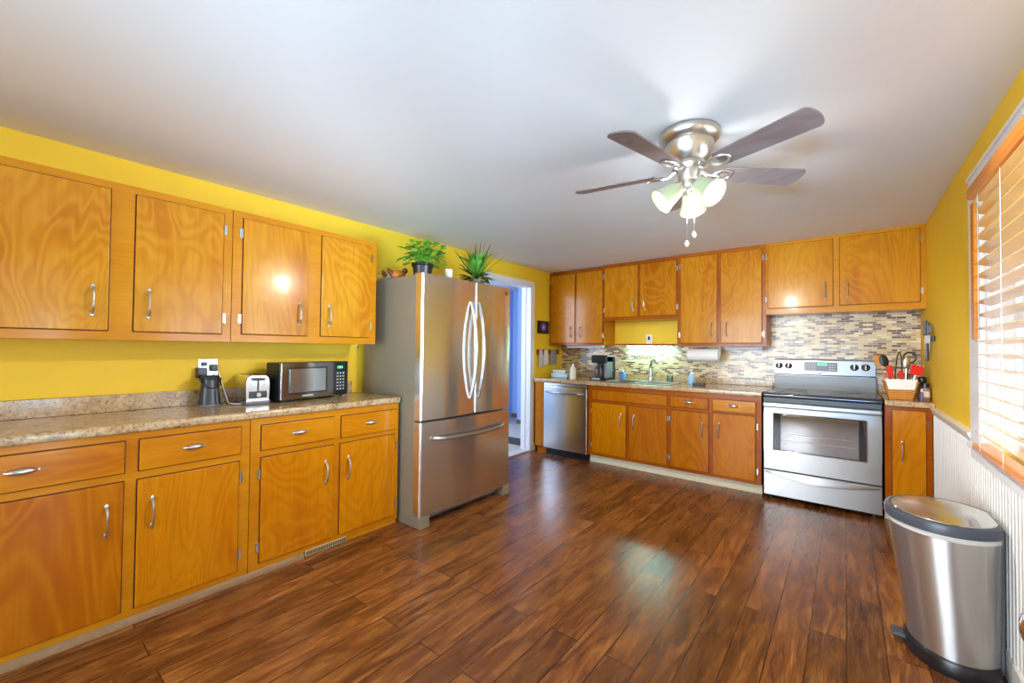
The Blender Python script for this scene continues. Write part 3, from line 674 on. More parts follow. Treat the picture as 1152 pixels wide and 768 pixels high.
# backguard
bgd = MB()
bgd.loft([[(x, 0.655, 0.884), (x, 0.652, 1.010), (x, 0.632, 1.022), (x, 0.650, 1.148), (x, 0.672, 1.160), (x, 0.725, 1.160), (x, 0.725, 0.862), (x, 0.66, 0.862)] for x in (-0.006+0.02, Wd-0.012)])
bgo = bgd.build('backguard', m_steel_h, t)
MB().box((0.010, 0.636, 0.866), (Wd-0.008, 0.656, 1.006), 0.003).build('backguard_lower_panel', plain('dark_steel', (0.16, 0.155, 0.15, 1), 0.42, 0.75, spec=0.2), bgo)
A = Matrix.Translation((0, 0.641, 1.085)) @ Matrix.Rotation(R(-8.1), 4, 'X')
MB().box((0.246, -0.004, -0.032), (0.490, 0.004, 0.050), 0.004, M=A).build('control_panel', plain('slate_control_panel', lin(112, 118, 132), 0.3, noise=0.05), bgo)
MB().box((0.345, -0.006, 0.020), (0.415, -0.003, 0.040), M=A).build('clock_display', m_green_led, bgo, smooth=False)
bt = MB()
for i in range(4):
    for j_ in range(3): bt.box((0.258+i*0.020, -0.006, -0.022+j_*0.022), (0.270+i*0.020, -0.0035, -0.014+j_*0.022), M=A)
for i in range(3):
    for j_ in range(3): bt.box((0.430+i*0.018, -0.006, -0.022+j_*0.022), (0.441+i*0.018, -0.0035, -0.014+j_*0.022), M=A)
bt.build('button', m_mark, bgo, smooth=False)['kind'] = 'stuff'
MB().box((0.355, -0.005, -0.056), (0.374, -0.002, -0.045), M=A).build('emblem', m_black, bgo, smooth=False)
for kx in (0.049, 0.124, 0.607, 0.683):
    kk = MB().lathe([(0.028, 0), (0.030, 0.003), (0.024, 0.006), (0.020, 0.024), (0.017, 0.026), (0, 0.026)], 24, A @ Matrix.Translation((kx, -0.003, 0.010)) @ Matrix.Rotation(R(90), 4, 'X')).build('knob', m_black, bgo)
    MB().box((-0.004, -0.036, -0.020), (0.004, -0.024, 0.020), 0.002, M=A @ Matrix.Translation((kx, -0.003, 0.010))).build('knob_grip', m_chrome, kk)

# ------------------------------------------------------------------ ceiling fan
FC = Vector((-0.5405, 1.962, 0)); FBZ = 2.050; FR_ = 0.548; PH = -27.5
# refined: centre and blade phases from the picture
FC = Vector((-0.561, 2.001, 0))
t = thing('ceiling_fan', 'brushed nickel five-blade ceiling fan with three lit lamp shades', 'ceiling fan', (FC.x, FC.y, ZC))
dz = -ZC
MB().lathe([(0.128, 2.229), (0.133, 2.222), (0.133, 2.206), (0.126, 2.190), (0.112, 2.180), (0.104, 2.176), (0.104, 2.168), (0.097, 2.135), (0.082, 2.105), (0.066, 2.090), (0.0, 2.090)], 48, Matrix.Translation((0, 0, dz))).build('canopy', m_nickel, t)
MB().lathe([(0.050, 2.092), (0.072, 2.086), (0.074, 2.070), (0.060, 2.064), (0.050, 2.058), (0.046, 2.012), (0.040, 2.004), (0.0, 2.004)], 40, Matrix.Translation((0, 0, dz))).build('motor_hub', m_nickel, t)
MB().lathe([(0.034, 2.006), (0.036, 1.990), (0.030, 1.972), (0.020, 1.962), (0.010, 1.952), (0, 1.950)], 32, Matrix.Translation((0, 0, dz))).build('light_fitter', m_nickel, t)
for ang in (-24.7, 43.6, 116.0, 189.1, 258.0):
    Mx = Matrix.Rotation(R(ang), 4, 'Z') @ Matrix.Translation((0, 0, FBZ+dz)) @ Matrix.Rotation(R(-13), 4, 'X')
    out = []
    L0, L1 = 0.150, FR_
    def hw(u): return 0.048+0.014*u
    for i in range(9): u = i/8; out.append((L0+(L1-0.03-L0)*u, -hw(u)))
    for i in range(1, 9): a = -pi/2+pi*i/9; out.append((L1-0.030+0.030*cos(a), (0.062)*sin(a) if abs(sin(a)) < 0.9 else 0.062*sin(a)))
    for i in range(9): u = 1-i/8; out.append((L0+(L1-0.03-L0)*u, hw(u)))
    bd = MB().prism(out, -0.003, 0.003, M=Mx).build('blade', m_blade, t)
    br = MB()
    br.tube([Mx @ Vector((0.058, 0, 0.010)), Mx @ Vector((0.09, 0, -0.012)), Mx @ Vector((0.125, 0, -0.010))], [0.009, 0.008, 0.009], 8)
    ring = [Mx @ Vector((0.160+0.042*cos(2*pi*k/24), 0.030*sin(2*pi*k/24), -0.007)) for k in range(24)]
    br.tube(ring, 0.0065, 8, closed=True)
    br.tube([Mx @ Vector((0.120, 0.0, -0.007)), Mx @ Vector((0.145, 0.012, -0.007))], 0.005, 6)
    br.build('blade_arm', m_nickel, bd)
def shade(az):
    dirv = Vector((cos(R(az))*sin(R(52)), sin(R(az))*sin(R(52)), -cos(R(52))))
    q = dirv.to_track_quat('Z', 'Y').to_matrix().to_4x4()
    Mx = Matrix.Translation(Vector((0, 0, 1.985+dz)) + Vector((cos(R(az)), sin(R(az)), 0))*0.036) @ q
    MB().lathe([(0.016, -0.02), (0.026, 0.0), (0.030, 0.010), (0.028, 0.022), (0.0, 0.022)], 24, Mx).build('lamp_socket', m_nickel, t)
    s = MB().lathe([(0.030, 0.016), (0.036, 0.022), (0.040, 0.040), (0.045, 0.070), (0.052, 0.095), (0.062, 0.118), (0.060, 0.118), (0.050, 0.095), (0.043, 0.070), (0.038, 0.040), (0.034, 0.024), (0.028, 0.018)], 36, Mx, cap=False).build('lamp_shade', m_shade, t)
    MB().lathe([(0.012, 0.022), (0.016, 0.04), (0.034, 0.070), (0.042, 0.088), (0.042, 0.100), (0.030, 0.110), (0, 0.113)], 24, Mx).build('bulb', m_bulb, s)
    l = bpy.data.lights.new('fan_lamp_light', 'SPOT'); l.energy = FAN_W; l.shadow_soft_size = 0.03; l.color = (1.0, 0.95, 0.86); l.spot_size = R(118); l.spot_blend = 0.55
    lo = bpy.data.objects.new('fan_lamp_light', l); COL.objects.link(lo); lo.location = Vector((FC.x, FC.y, ZC)) + (Mx @ Vector((0, 0, 0.125)))
    lo.rotation_euler = dirv.to_track_quat('-Z', 'Y').to_euler()
for az in (-22, 215, 98): shade(az)
pl = bpy.data.lights.new('added_fan_glow', 'POINT'); pl.energy = 4.0; pl.shadow_soft_size = 0.03; pl.color = (0.95, 0.97, 1.0)  # extra lamp below the shades, added to throw glow on the ceiling
plo = bpy.data.objects.new('added_fan_glow', pl); COL.objects.link(plo); plo.location = (FC.x, FC.y, 1.84)
for (px, py, zz) in ((0.0, -0.030, 1.712), (0.028, -0.015, 1.752)):
    ch = MB().tube([(px, py, 1.985+dz), (px, py, zz+0.014+dz)], 0.0012, 6).build('pull_chain', m_nickel, t)
    MB().lathe([(0.0, zz-0.014), (0.006, zz-0.010), (0.010, zz), (0.006, zz+0.011), (0.002, zz+0.016), (0, zz+0.016)], 14, Matrix.Translation((px, py, dz))).build('chain_knob', m_white_p, ch)

# ------------------------------------------------------------------ trash can
t = thing('trash_can', 'tapered semi-round stainless steel pedal trash can with grey lid rim, by the right wall', 'trash can', (0.309, 2.50, 0))
def can_loop(cx, cy, ax, ay, xb, z, n=48):
    pts = []
    a0 = math.acos(min(0.999, (xb-cx)/ax))
    for i in range(n+1):
        a = a0+(2*pi-2*a0)*i/n; pts.append((cx+ax*cos(a)-0.309, cy+ay*sin(a)-2.50, z))
    return pts
def can_at(u, grow=0.0):   # u: 0 bottom .. 1 top
    return dict(cx=0.338*(1-u)+0.312*u, cy=2.470*(1-u)+2.485*u, ax=0.136*(1-u)+0.172*u+grow, ay=0.168*(1-u)+0.200*u+grow, xb=0.446*(1-u)+0.458*u+grow*0.3)
m_steel_can = steel('brushed_steel_can', (0.62, 0.61, 0.60, 1), rough=0.36, metal=0.95)
MB().loft([can_loop(z=0.055+0.475*u, **can_at(u)) for u in (0, .25, .5, .75, 1)]).build('body', m_steel_can, t)
MB().loft([can_loop(z=z, **can_at(0, g)) for z, g in ((0.0, 0.010), (0.012, 0.014), (0.045, 0.012), (0.060, 0.003))]).build('base_ring', m_black, t)
MB().box((0.446-0.309, -0.105, 0.02), (0.464-0.309, 0.075, 0.535), 0.006).build('back_panel', m_grey_p, t)
MB().loft([can_loop(z=z, **can_at(1, g)) for z, g in ((0.515, 0.002), (0.522, 0.004), (0.534, 0.003))]).build('bag_edge', plain('clear_bag_plastic', lin(214, 212, 208), 0.2), t)
m_rim = plain('slate_grey_plastic', lin(70, 76, 86), 0.35)
MB().loft([can_loop(z=z, **can_at(1, g)) for z, g in ((0.534, 0.006), (0.538, 0.010), (0.560, 0.010), (0.572, 0.006), (0.577, -0.006), (0.574, -0.014))]).build('lid_rim', m_rim, t)
MB().loft([can_loop(z=z, **can_at(1, g)) for z, g in ((0.570, -0.012), (0.577, -0.016), (0.582, -0.06), (0.584, -0.11))]).build('lid', m_steel, t)
pd = MB(); pd.box((0.150-0.309, 2.43-2.50, 0.022), (0.215-0.309, 2.50-2.50, 0.040), 0.008, 3); pd.box((0.20-0.309, 2.44-2.50, 0.022), (0.26-0.309, 2.49-2.50, 0.034), 0.003)
pd.build('pedal', m_rim, t)

# stool whose rounded seat edge pokes in at the right side of the frame
t = thing('metal_stool', 'shiny steel stool seat edge poking in at the right, in front of the trash can', 'stool', (0.345, 0.965, 0))
MB().lathe([(0.0, 0.79), (0.125, 0.79), (0.136, 0.795), (0.142, 0.806), (0.142, 0.820), (0.134, 0.832), (0.118, 0.838), (0.0, 0.836)], 48).build('seat', m_chrome, t)
for k in range(4):
    a = pi/4+k*pi/2; MB().tube([(0.085*cos(a), 0.085*sin(a), 0.795), (0.10*cos(a), 0.10*sin(a), 0.0)], 0.011, 10).build('leg', m_chrome, t)
MB().tube([(0.093*cos(2*pi*k/32), 0.093*sin(2*pi*k/32), 0.28) for k in range(32)], 0.007, 8, closed=True).build('foot_ring', m_chrome, t)

# ------------------------------------------------------------------ left counter things
ZT = 0.882
t = thing('carafe', 'black thermal carafe with wire bail handle beside the toaster', 'carafe', (-2.868, 0.806, ZT))
MB().lathe([(0, 0.001), (0.050, 0.001), (0.056, 0.006), (0.057, 0.014), (0.053, 0.022), (0.050, 0.06), (0.044, 0.115), (0.041, 0.150), (0.042, 0.156), (0.0, 0.156)], 36).build('body', plain('satin_black_metal', (0.06, 0.06, 0.065, 1), 0.32, 0.6), t)
MB().lathe([(0.0435, 0.154), (0.045, 0.158), (0.045, 0.170), (0.040, 0.176), (0.0, 0.177)], 36).build('lid', m_black, t)
MB().lathe([(0.0575, 0.0), (0.060, 0.002), (0.060, 0.010), (0.0575, 0.012)], 36, cap=False).build('base_band', m_grey_p, t)
MB().tube([Vector((0.048*sin(a)*0.9+0.012, -0.048*cos(a), 0.150-0.045*sin(a))) for a in [pi*i/14 for i in range(15)]], 0.0028, 8).build('bail_handle', m_black, t)
for s in (-1, 1): MB().ball((0.010, s*0.047, 0.152), (0.008, 0.007, 0.012), 10).build('handle_lug', m_black, t)

t = thing('wall_outlet', 'silver two-gang outlet with two black plugs, on the yellow wall behind the carafe', 'outlet', (XW, 0.825, 1.088))
MB().box((0, -0.050, -0.062), (0.006, 0.050, 0.062), 0.003).build('cover_plate', m_nickel, t)
MB().box((0.006, -0.062, -0.050), (0.045, -0.012, 0.012), 0.006).build('adapter', m_black, t)
MB().box((0.006, 0.008, -0.012), (0.032, 0.042, 0.030), 0.006).build('plug', m_black, t)
MB().box((0.006, -0.034, 0.020), (0.018, -0.006, 0.044), 0.004).build('plug', m_black, t)
o = MB().tube(bez((-2.950, 0.870, 1.080), (-2.900, 0.890, 0.95), (-2.850, 0.895, ZT+0.012))+bez((-2.850, 0.895, ZT+0.012), (-2.80, 0.90, ZT+0.004), (-2.790, 0.945, ZT+0.008))[1:], 0.0028, 8).build('power_cord', m_white_p)
tag(o, 'thin pale power cord from the wall outlet down to the toaster', 'cord')
o = MB().tube(bez((-2.952, 0.845, 1.060), (-2.93, 0.90, 0.98), (-2.925, 0.925, ZT+0.004))+bez((-2.925, 0.925, ZT+0.004), (-2.90, 0.93, ZT+0.004), (-2.86, 0.905, ZT+0.004))[1:], 0.003, 8).build('power_cord', m_black)
tag(o, 'black cord dangling from the wall outlet to the worktop behind the carafe', 'cord')

# toaster: end panel with lever faces the room
t = thing('toaster', 'chrome two-slice toaster with black base and lever, between carafe and microwave', 'toaster', (-2.842, 1.020, ZT), R(90-2))
tl = 0.118   # half length along local y (towards the wall = +y)
prof = [(-0.062, 0.018), (-0.066, 0.06), (-0.066, 0.135), (-0.058, 0.162), (-0.040, 0.175), (0.040, 0.175), (0.058, 0.162), (0.066, 0.135), (0.066, 0.06), (0.062, 0.018)]
MB().loft([[(x, y, z) for x, z in prof] for y in (-0.070, 0.108)]).build('shell', m_chrome, t)
ep = MB(); ep.loft([[(x*s, y, 0.018+(z-0.018)*s2) for x, z in prof] for y, s, s2 in ((-0.070, 1.02, 1.01), (-0.084, 1.02, 1.01), (-0.090, 0.95, 0.97))])
epo = ep.build('end_panel', m_chrome, t)
MB().box((-0.066, -0.092, 0.0), (0.066, 0.11, 0.022), 0.006).build('base', m_grey_p, t)
MB().box((-0.004, -0.0925, 0.070), (0.004, -0.089, 0.155)).build('lever_slot', m_black, epo, smooth=False)
MB().box((-0.032, -0.116, 0.142), (0.032, -0.090, 0.158), 0.005).build('lever', m_black, epo)
MB().box((-0.048, -0.0935, 0.036), (0.048, -0.089, 0.078), 0.001).build('control_plate', m_black, epo)
MB().lathe([(0.014, 0), (0.013, 0.012), (0, 0.012)], 20, Matrix.Translation((0, -0.093, 0.057)) @ Matrix.Rotation(R(90), 4, 'X')).build('browning_knob', m_chrome, epo)
for s in (-0.028, 0.028): MB().box((s-0.010, -0.055, 0.1735), (s+0.010, 0.09, 0.1765)).build('bread_slot', m_black, t, smooth=False)

# microwave, turned slightly from the wall
ang = math.atan2(1.640-1.125, -2.800+2.700)
t = thing('microwave', 'black microwave oven with green clock, angled on the left worktop beside the refrigerator', 'microwave', (-2.700, 1.125, ZT), ang)
Wd = 0.505; H = 0.245; D = 0.155
mb = MB(); mb.box((0.002, 0.02, 0.012), (Wd-0.002, D, H), 0.006); mb.build('case', m_black, t)
for xx in (0.03, Wd-0.05):
    for yy in (0.03, D-0.03): MB().lathe([(0.012, 0), (0.012, 0.013)], 12, Matrix.Translation((xx+0.01, yy, 0))).build('foot', m_black_m, t)
dm = plain('dark_mirror_door', (0.34, 0.33, 0.335, 1), 0.12, 1.0)
dd = MB().box((0.0, 0.0, 0.012), (0.385, 0.022, H+0.002), 0.006, 3).build('door', dm, t)
MB().box((0.055, -0.002, 0.055), (0.320, 0.002, 0.205), 0.004).build('door_window', plain('grey_mirror_window', (0.60, 0.59, 0.59, 1), 0.18, 1.0), dd)
wf = MB()
for a, b in (((0.05, 0.05), (0.325, 0.05)), ((0.325, 0.05), (0.325, 0.21)), ((0.325, 0.21), (0.05, 0.21)), ((0.05, 0.21), (0.05, 0.05))): wf.tube([(a[0], -0.001, a[1]), (b[0], -0.001, b[1])], 0.004, 6)
wf.build('window_frame', m_black_gl, dd)
MB().box((0.145, -0.002, 0.028), (0.225, 0.001, 0.036)).build('nameplate', m_mark, dd, smooth=False)
cp = MB().box((0.389, 0.0, 0.012), (Wd, 0.022, H+0.002), 0.006, 3).build('control_panel', m_black, t)
MB().box((0.414, -0.0015, 0.198), (0.456, 0.001, 0.214)).build('clock_display', m_green_led, cp, smooth=False)
for r_ in range(6):
    for c_ in range(3):
        MB().box((0.407+c_*0.025, -0.0015, 0.050+r_*0.022), (0.421+c_*0.025, 0.001, 0.060+r_*0.022)).build('button', m_mark, cp, smooth=False)

# ------------------------------------------------------------------ on top of the refrigerator
def leaf(mb, base, az, elev, L, w, droop=0.35, n=7):
    d = Vector((cos(az)*cos(elev), sin(az)*cos(elev), sin(elev))); side = Vector((-sin(az), cos(az), 0))
    V = []; F = []
    for i in range(n+1):
        u = i/n; p = Vector(base)+d*L*u+Vector((0, 0, -droop*L*u*u)); ww = w*math.sin(pi*min(1, u*0.94+0.04))**0.8*0.5
        mid = Vector((0, 0, -ww*0.35))
        V += [p+side*ww, p+mid, p-side*ww]
    for q_ in V: q_.z = max(q_.z, 0.012)
    for i in range(n):
        a = i*3; F += [(a, a+1, a+4, a+3), (a+1, a+2, a+5, a+4)]
    mb.faces(V, F)
ZF = FZ-0.0025
rnd = random.Random(3)
t = thing('potted_plant', 'bushy light green leafy plant in a black pot on top of the refrigerator', 'plant', (-2.43, 1.985, ZF))
MB().lathe([(0, 0), (0.062, 0), (0.074, 0.085), (0.082, 0.090), (0.082, 0.105), (0.076, 0.105), (0.070, 0.09), (0, 0.09)], 32).build('pot', m_black, t)
st = MB(); lf = MB(); lf2 = MB()
for i in range(120):
    az = rnd.uniform(0, 2*pi); rr = rnd.uniform(0.0, 0.15); hh = rnd.uniform(0.14, 0.265)-rr*0.22
    if i % 9 == 0: rr *= 1.25
    p = (rr*cos(az), rr*sin(az), hh)
    st.tube(bez((0.02*cos(az), 0.02*sin(az), 0.09), (rr*0.4*cos(az), rr*0.4*sin(az), hh), p, 5), 0.0025, 5)
    leaf(lf if i % 3 else lf2, p, az+rnd.uniform(-.8, .8), rnd.uniform(-0.2, 0.8), rnd.uniform(0.05, 0.085), rnd.uniform(0.036, 0.052), 0.4)
st.build('stems', m_leaf, t); o = lf.build('foliage', m_leaf, t); o['kind'] = 'stuff'; o = lf2.build('young_foliage', m_leaf_l, t); o['kind'] = 'stuff'
t = thing('potted_plant', 'plant with spiky upright leaves on the refrigerator top, nearest the doorway', 'plant', (-2.412, 2.530, ZF))
MB().lathe([(0, 0), (0.060, 0), (0.075, 0.05), (0.078, 0.060), (0.072, 0.060), (0.066, 0.05), (0, 0.05)], 28).build('pot', plain('grey_stone_pot', lin(150, 140, 128), 0.7, noise=0.15), t)
lf = MB(); ld = MB(); sp = MB()
for i in range(44):
    az = rnd.uniform(0, 2*pi); leaf(lf, (0.02*cos(az), 0.02*sin(az), 0.08+rnd.uniform(0, 0.10)), az, rnd.uniform(0.55, 1.35), rnd.uniform(0.13, 0.21), rnd.uniform(0.034, 0.05), 0.22)
for i in range(34):
    az = rnd.uniform(0, 2*pi); leaf(ld, (0.05*cos(az), 0.05*sin(az), 0.05+rnd.uniform(0, 0.05)), az, rnd.uniform(-0.1, 0.7), rnd.uniform(0.08, 0.15), rnd.uniform(0.03, 0.045), 0.35)
for i in range(16):
    az = rnd.uniform(0, 2*pi) if i > 5 else rnd.uniform(0.7, 2.2); leaf(sp, (0.01*cos(az), 0.01*sin(az), 0.06), az, rnd.uniform(0.75, 1.45), rnd.uniform(0.30, 0.40), 0.014, 0.10)
o = lf.build('broad_foliage', m_leaf, t); o['kind'] = 'stuff'; o = ld.build('low_foliage', m_leaf_d, t); o['kind'] = 'stuff'; o = sp.build('spike_foliage', m_leaf_d, t); o['kind'] = 'stuff'
t = thing('white_cup', 'small white cup between the two plants on the refrigerator', 'cup', (-2.355, 2.175, ZF))
MB().lathe([(0, 0), (0.024, 0), (0.028, 0.05), (0.029, 0.085), (0.026, 0.085), (0.024, 0.05), (0.02, 0.008), (0, 0.008)], 24).build('cup', m_white_p, t)
def ornament(label, loc, cols, s, rz):
    t = thing('ceramic_bird', label, 'ornament', loc, rz)
    MB().ball((0, 0, 0.038*s), (0.056*s, 0.036*s, 0.038*s), 18).build('body', cols[0], t)
    MB().ball((0.052*s, 0, 0.078*s), (0.022*s, 0.020*s, 0.022*s), 14).tube([(0.035*s, 0, 0.055*s), (0.052*s, 0, 0.078*s)], [0.020*s, 0.017*s], 10).build('head', cols[1], t)
    MB().tube(bez((-0.040*s, 0, 0.045*s), (-0.065*s, 0, 0.055*s), (-0.078*s, 0, 0.085*s), 6), [0.022*s, 0.022*s, 0.02*s, 0.018*s, 0.015*s, 0.011*s, 0.005*s], 10).build('tail', cols[1], t)
    MB().tube([(0.070*s, 0, 0.078*s), (0.084*s, 0, 0.074*s)], [0.006*s, 0.001*s], 8).build('beak', cols[2], t)
m_cr = plain('cream_glaze', lin(236, 204, 104), 0.3, noise=0.15); m_br = plain('red_brown_glaze', lin(130, 62, 30), 0.3, noise=0.2); m_or = plain('orange_brown_glaze', lin(206, 122, 40), 0.3, noise=0.2); m_wh = plain('white_glaze', lin(226, 218, 206), 0.3, noise=0.08)
ornament('small cream bird ornament on the refrigerator, nearest the wall cabinet', (-2.885, 1.905, ZF), (m_cr, m_cr, m_or), 0.85, 1.2)
ornament('small white and red-brown bird ornament on the refrigerator', (-2.765, 1.925, ZF), (m_wh, m_br, m_or), 0.9, 1.9)
ornament('orange-brown bird ornament beside the black plant pot', (-2.655, 1.935, ZF), (m_or, m_br, m_cr), 1.0, 1.2)

# ------------------------------------------------------------------ left wall beside the doorway
t = thing('framed_picture', 'small dark picture with a bright purple star on the yellow wall', 'picture', (XW, 4.360, 1.505))
MB().box((0, -0.122, -0.080), (0.016, 0.122, 0.080), 0.004).build('frame', m_black, t)
def starpic():
    k = NT('starburst_print'); tc = k.n('ShaderNodeTexCoord'); ln = k.n('ShaderNodeVectorMath', operation='LENGTH'); k.l(tc.outputs['Object'], ln.inputs[0])
    f = k.n('ShaderNodeMath', operation='MULTIPLY'); k.l(ln.outputs['Value'], f.inputs[0]); f.inputs[1].default_value = 10.0
    k.l(k.ramp(f.outputs[0], [(0.12, lin(240, 226, 255)), (0.3, lin(150, 110, 190)), (0.6, lin(66, 44, 96)), (0.95, lin(20, 14, 34))]), k.b.inputs['Base Color']); return k.m
MB().box((0.016, -0.103, -0.064), (0.0175, 0.103, 0.064)).build('print', starpic(), t, smooth=False)
t = thing('towel_rail', 'short brown wooden peg rail on the yellow wall left of the tiles', 'rail', (XW, 4.48, 1.195))
MB().box((0, -0.255, -0.032), (0.016, 0.255, 0.032), 0.008, 3).build('board', m_frame_b, t)
for yy in (-0.20, -0.07, 0.07, 0.20): MB().tube([(0.012, yy, 0.004), (0.022, yy, 0.008)], [0.006, 0.009], 10).build('peg', m_wood_brown, t)
def mitt(label, y, w, h, mat, name, cat):
    m = MB(); secs = []
    for i in range(9):
        u = i/8; z = -h*u; wv = w*(0.62+0.38*min(1, u*1.8))*0.5*(1.0 if u < 0.85 else 0.94)
        fold = 0.007*(1-u*0.3)
        secs.append([(0.001+0.010*sin(pi*k/10)+fold*(1+sin(k*1.9+i*0.15))*0.6, wv*cos(pi*k/10), z) for k in range(11)]+[(0.0, wv*cos(pi*k/10), z) for k in range(10, -1, -1)])
    m.loft(secs); o = m.build(name, mat, loc=(XW+0.025, y, 1.222)); tag(o, label, cat); return o
m_tow1 = plain('cream_cotton', lin(226, 220, 206), 0.9, noise=0.08, nscale=120); m_tow2 = plain('grey_cotton', lin(150, 146, 148), 0.9, noise=0.1, nscale=120)
mitt('pale grey cloth hanging on the wooden rail, nearest the doorway', 4.285, 0.085, 0.215, plain('pale_grey_cotton', lin(196, 196, 200), 0.9, noise=0.08, nscale=120), 'dish_towel', 'towel')
mitt('cream pot holder hanging on the wooden rail between two grey cloths', 4.400, 0.105, 0.19, m_tow1, 'pot_holder', 'pot holder')
mitt('darker grey folded towel hanging at the right end of the wooden rail', 4.570, 0.165, 0.19, m_tow2, 'dish_towel', 'towel')

# ------------------------------------------------------------------ back counter things
ZK = 0.8818
def food_box(label, loc, w, d, h, m1, m2):
    t = thing('storage_container', label, 'container', loc)
    MB().prism([(-w/2, -d/2), (w/2, -d/2), (w/2, d/2), (-w/2, d/2)], 0, h*0.75, bev=0.008).build('tub', m1, t)
    MB().box((-w/2-0.005, -d/2-0.005, h*0.75), (w/2+0.005, d/2+0.005, h), 0.006).build('lid', m2, t)
m_teal = plain('pale_teal_plastic', lin(172, 198, 196), 0.35, noise=0.05)
food_box('pale teal storage container at the bottom of the stack by the yellow wall', (-2.735, 4.44, ZK), 0.23, 0.16, 0.048, m_teal, m_white_p)
food_box('pale teal storage container on top of a larger one by the yellow wall', (-2.755, 4.45, ZK+0.0485), 0.18, 0.13, 0.045, m_teal, m_white_p)
t = thing('brown_mug', 'small red-brown mug behind the white squeeze bottle', 'mug', (-2.665, 4.60, ZK))
MB().lathe([(0, 0), (0.034, 0), (0.036, 0.10), (0.033, 0.10), (0.030, 0.008), (0, 0.008)], 24).build('cup', m_br, t)
MB().tube(bez((0.034, 0, 0.08), (0.07, 0, 0.05), (0.034, 0, 0.02), 8), 0.005, 8).build('handle', m_br, t)
t = thing('squeeze_bottle', 'tall white squeeze bottle left of the black coffee maker', 'bottle', (-2.490, 4.275, ZK))
MB().lathe([(0, 0), (0.034, 0), (0.038, 0.008), (0.038, 0.10), (0.034, 0.13), (0.016, 0.150), (0, 0.150)], 28).build('bottle', plain('ivory_plastic', lin(240, 234, 214), 0.35), t)
MB().lathe([(0.017, 0.149), (0.015, 0.165), (0.008, 0.178), (0, 0.180)], 20).build('cap', m_white_p, t)
t = thing('coffee_maker', 'black drip coffee maker with glass carafe on the back worktop', 'coffee maker', (-2.205, 4.47, ZK))
MB().box((-0.11, -0.12, 0), (0.10, 0.12, 0.03), 0.008).build('base', m_black, t)
MB().box((-0.095, 0.035, 0.03), (0.10, 0.12, 0.20), 0.006).build('tower', m_black, t)
MB().box((-0.10, -0.11, 0.195), (0.10, 0.12, 0.285), 0.016, 3).build('brew_head', m_black, t)
MB().box((0.062, -0.10, 0.03), (0.10, 0.05, 0.28), 0.006).build('side_column', m_grey_p, t)
cj = MB().lathe([(0, 0.032), (0.048, 0.032), (0.062, 0.055), (0.066, 0.09), (0.056, 0.13), (0.046, 0.145)], 32, Matrix.Translation((-0.022, -0.040, 0)), cap=False).build('glass_jug', plain('smoked_jug_glass', (0.10, 0.085, 0.08, 1), 0.05, spec=0.9), t)
MB().lathe([(0.048, 0.143), (0.050, 0.150), (0.048, 0.162), (0, 0.166)], 28, Matrix.Translation((-0.022, -0.040, 0))).build('jug_lid', m_black, cj)
MB().tube(bez((-0.022+0.01, -0.085, 0.155), (0.03, -0.165, 0.13), (0.0, -0.10, 0.065), 10), 0.008, 8).build('jug_handle', m_black, cj)
MB().box((-0.085, -0.1225, 0.008), (0.02, -0.119, 0.024)).build('switch_panel', m_mark, t, smooth=False)
# sink
t = thing('kitchen_sink', 'stainless steel double-bowl sink set into the back worktop', 'sink', (-1.725, 4.41, 0.8815))
s = MB(); x0, x1, yy0, yy1 = -0.360, 0.360, -0.20, 0.195
rim = []
for bx0, bx1 in ((x0+0.03, -0.012), (0.012, x1-0.03)):
    by0, by1 = yy0+0.03, yy1-0.05
    V = [(bx0, by0, 0.004), (bx1, by0, 0.004), (bx1, by1, 0.004), (bx0, by1, 0.004), (bx0+0.02, by0+0.02, -0.16), (bx1-0.02, by0+0.02, -0.16), (bx1-0.02, by1-0.02, -0.16), (bx0+0.02, by1-0.02, -0.16)]
    s.faces(V, [(0, 1, 5, 4), (1, 2, 6, 5), (2, 3, 7, 6), (3, 0, 4, 7), (4, 5, 6, 7)])
s.box((x0, yy0, 0.0004), (x1, yy0+0.03, 0.006), 0.002); s.box((x0, yy1-0.05, 0.0004), (x1, yy1, 0.006), 0.002)
s.box((x0+.001, yy0+.028, 0.0004), (x0+0.03, yy1-.048, 0.0055), 0.001); s.box((x1-0.03, yy0+.028, 0.0004), (x1-.001, yy1-.048, 0.0055), 0.001); s.box((-0.012, yy0+.028, 0.0004), (0.012, yy1-.048, 0.0055), 0.001)
s.build('basin', m_steel_h, t)
for xx in (-0.19, 0.19): MB().lathe([(0.04, -0.159), (0.036, -0.157), (0, -0.158)], 20, Matrix.Translation((xx, -0.01, 0))).build('drain', m_chrome, t)
t = thing('faucet', 'tall chrome gooseneck faucet behind the sink', 'faucet', (-1.715, 4.66, 0.8818))
MB().box((-0.10, -0.028, 0), (0.10, 0.028, 0.012), 0.006).build('deck_plate', m_chrome, t)
MB().lathe([(0.026, 0.010), (0.026, 0.04), (0.020, 0.06), (0.016, 0.07), (0, 0.07)], 24).build('body', m_chrome, t)
pts = [(0, 0, 0.06), (0.0, 0.0, 0.12)]+[(0.058*(1-cos(a)), -0.050*(1-cos(a)), 0.14+0.10*sin(a)) for a in [pi*i/14*0.80 for i in range(15)]]
MB().tube(pts, [0.016]*10+[0.018]*(len(pts)-10), 12).build('spout', m_chrome, t)
MB().tube([(0.024, 0, 0.045), (0.05, -0.01, 0.07), (0.075, -0.015, 0.11)], [0.008, 0.007, 0.006], 10).build('lever', m_chrome, t)
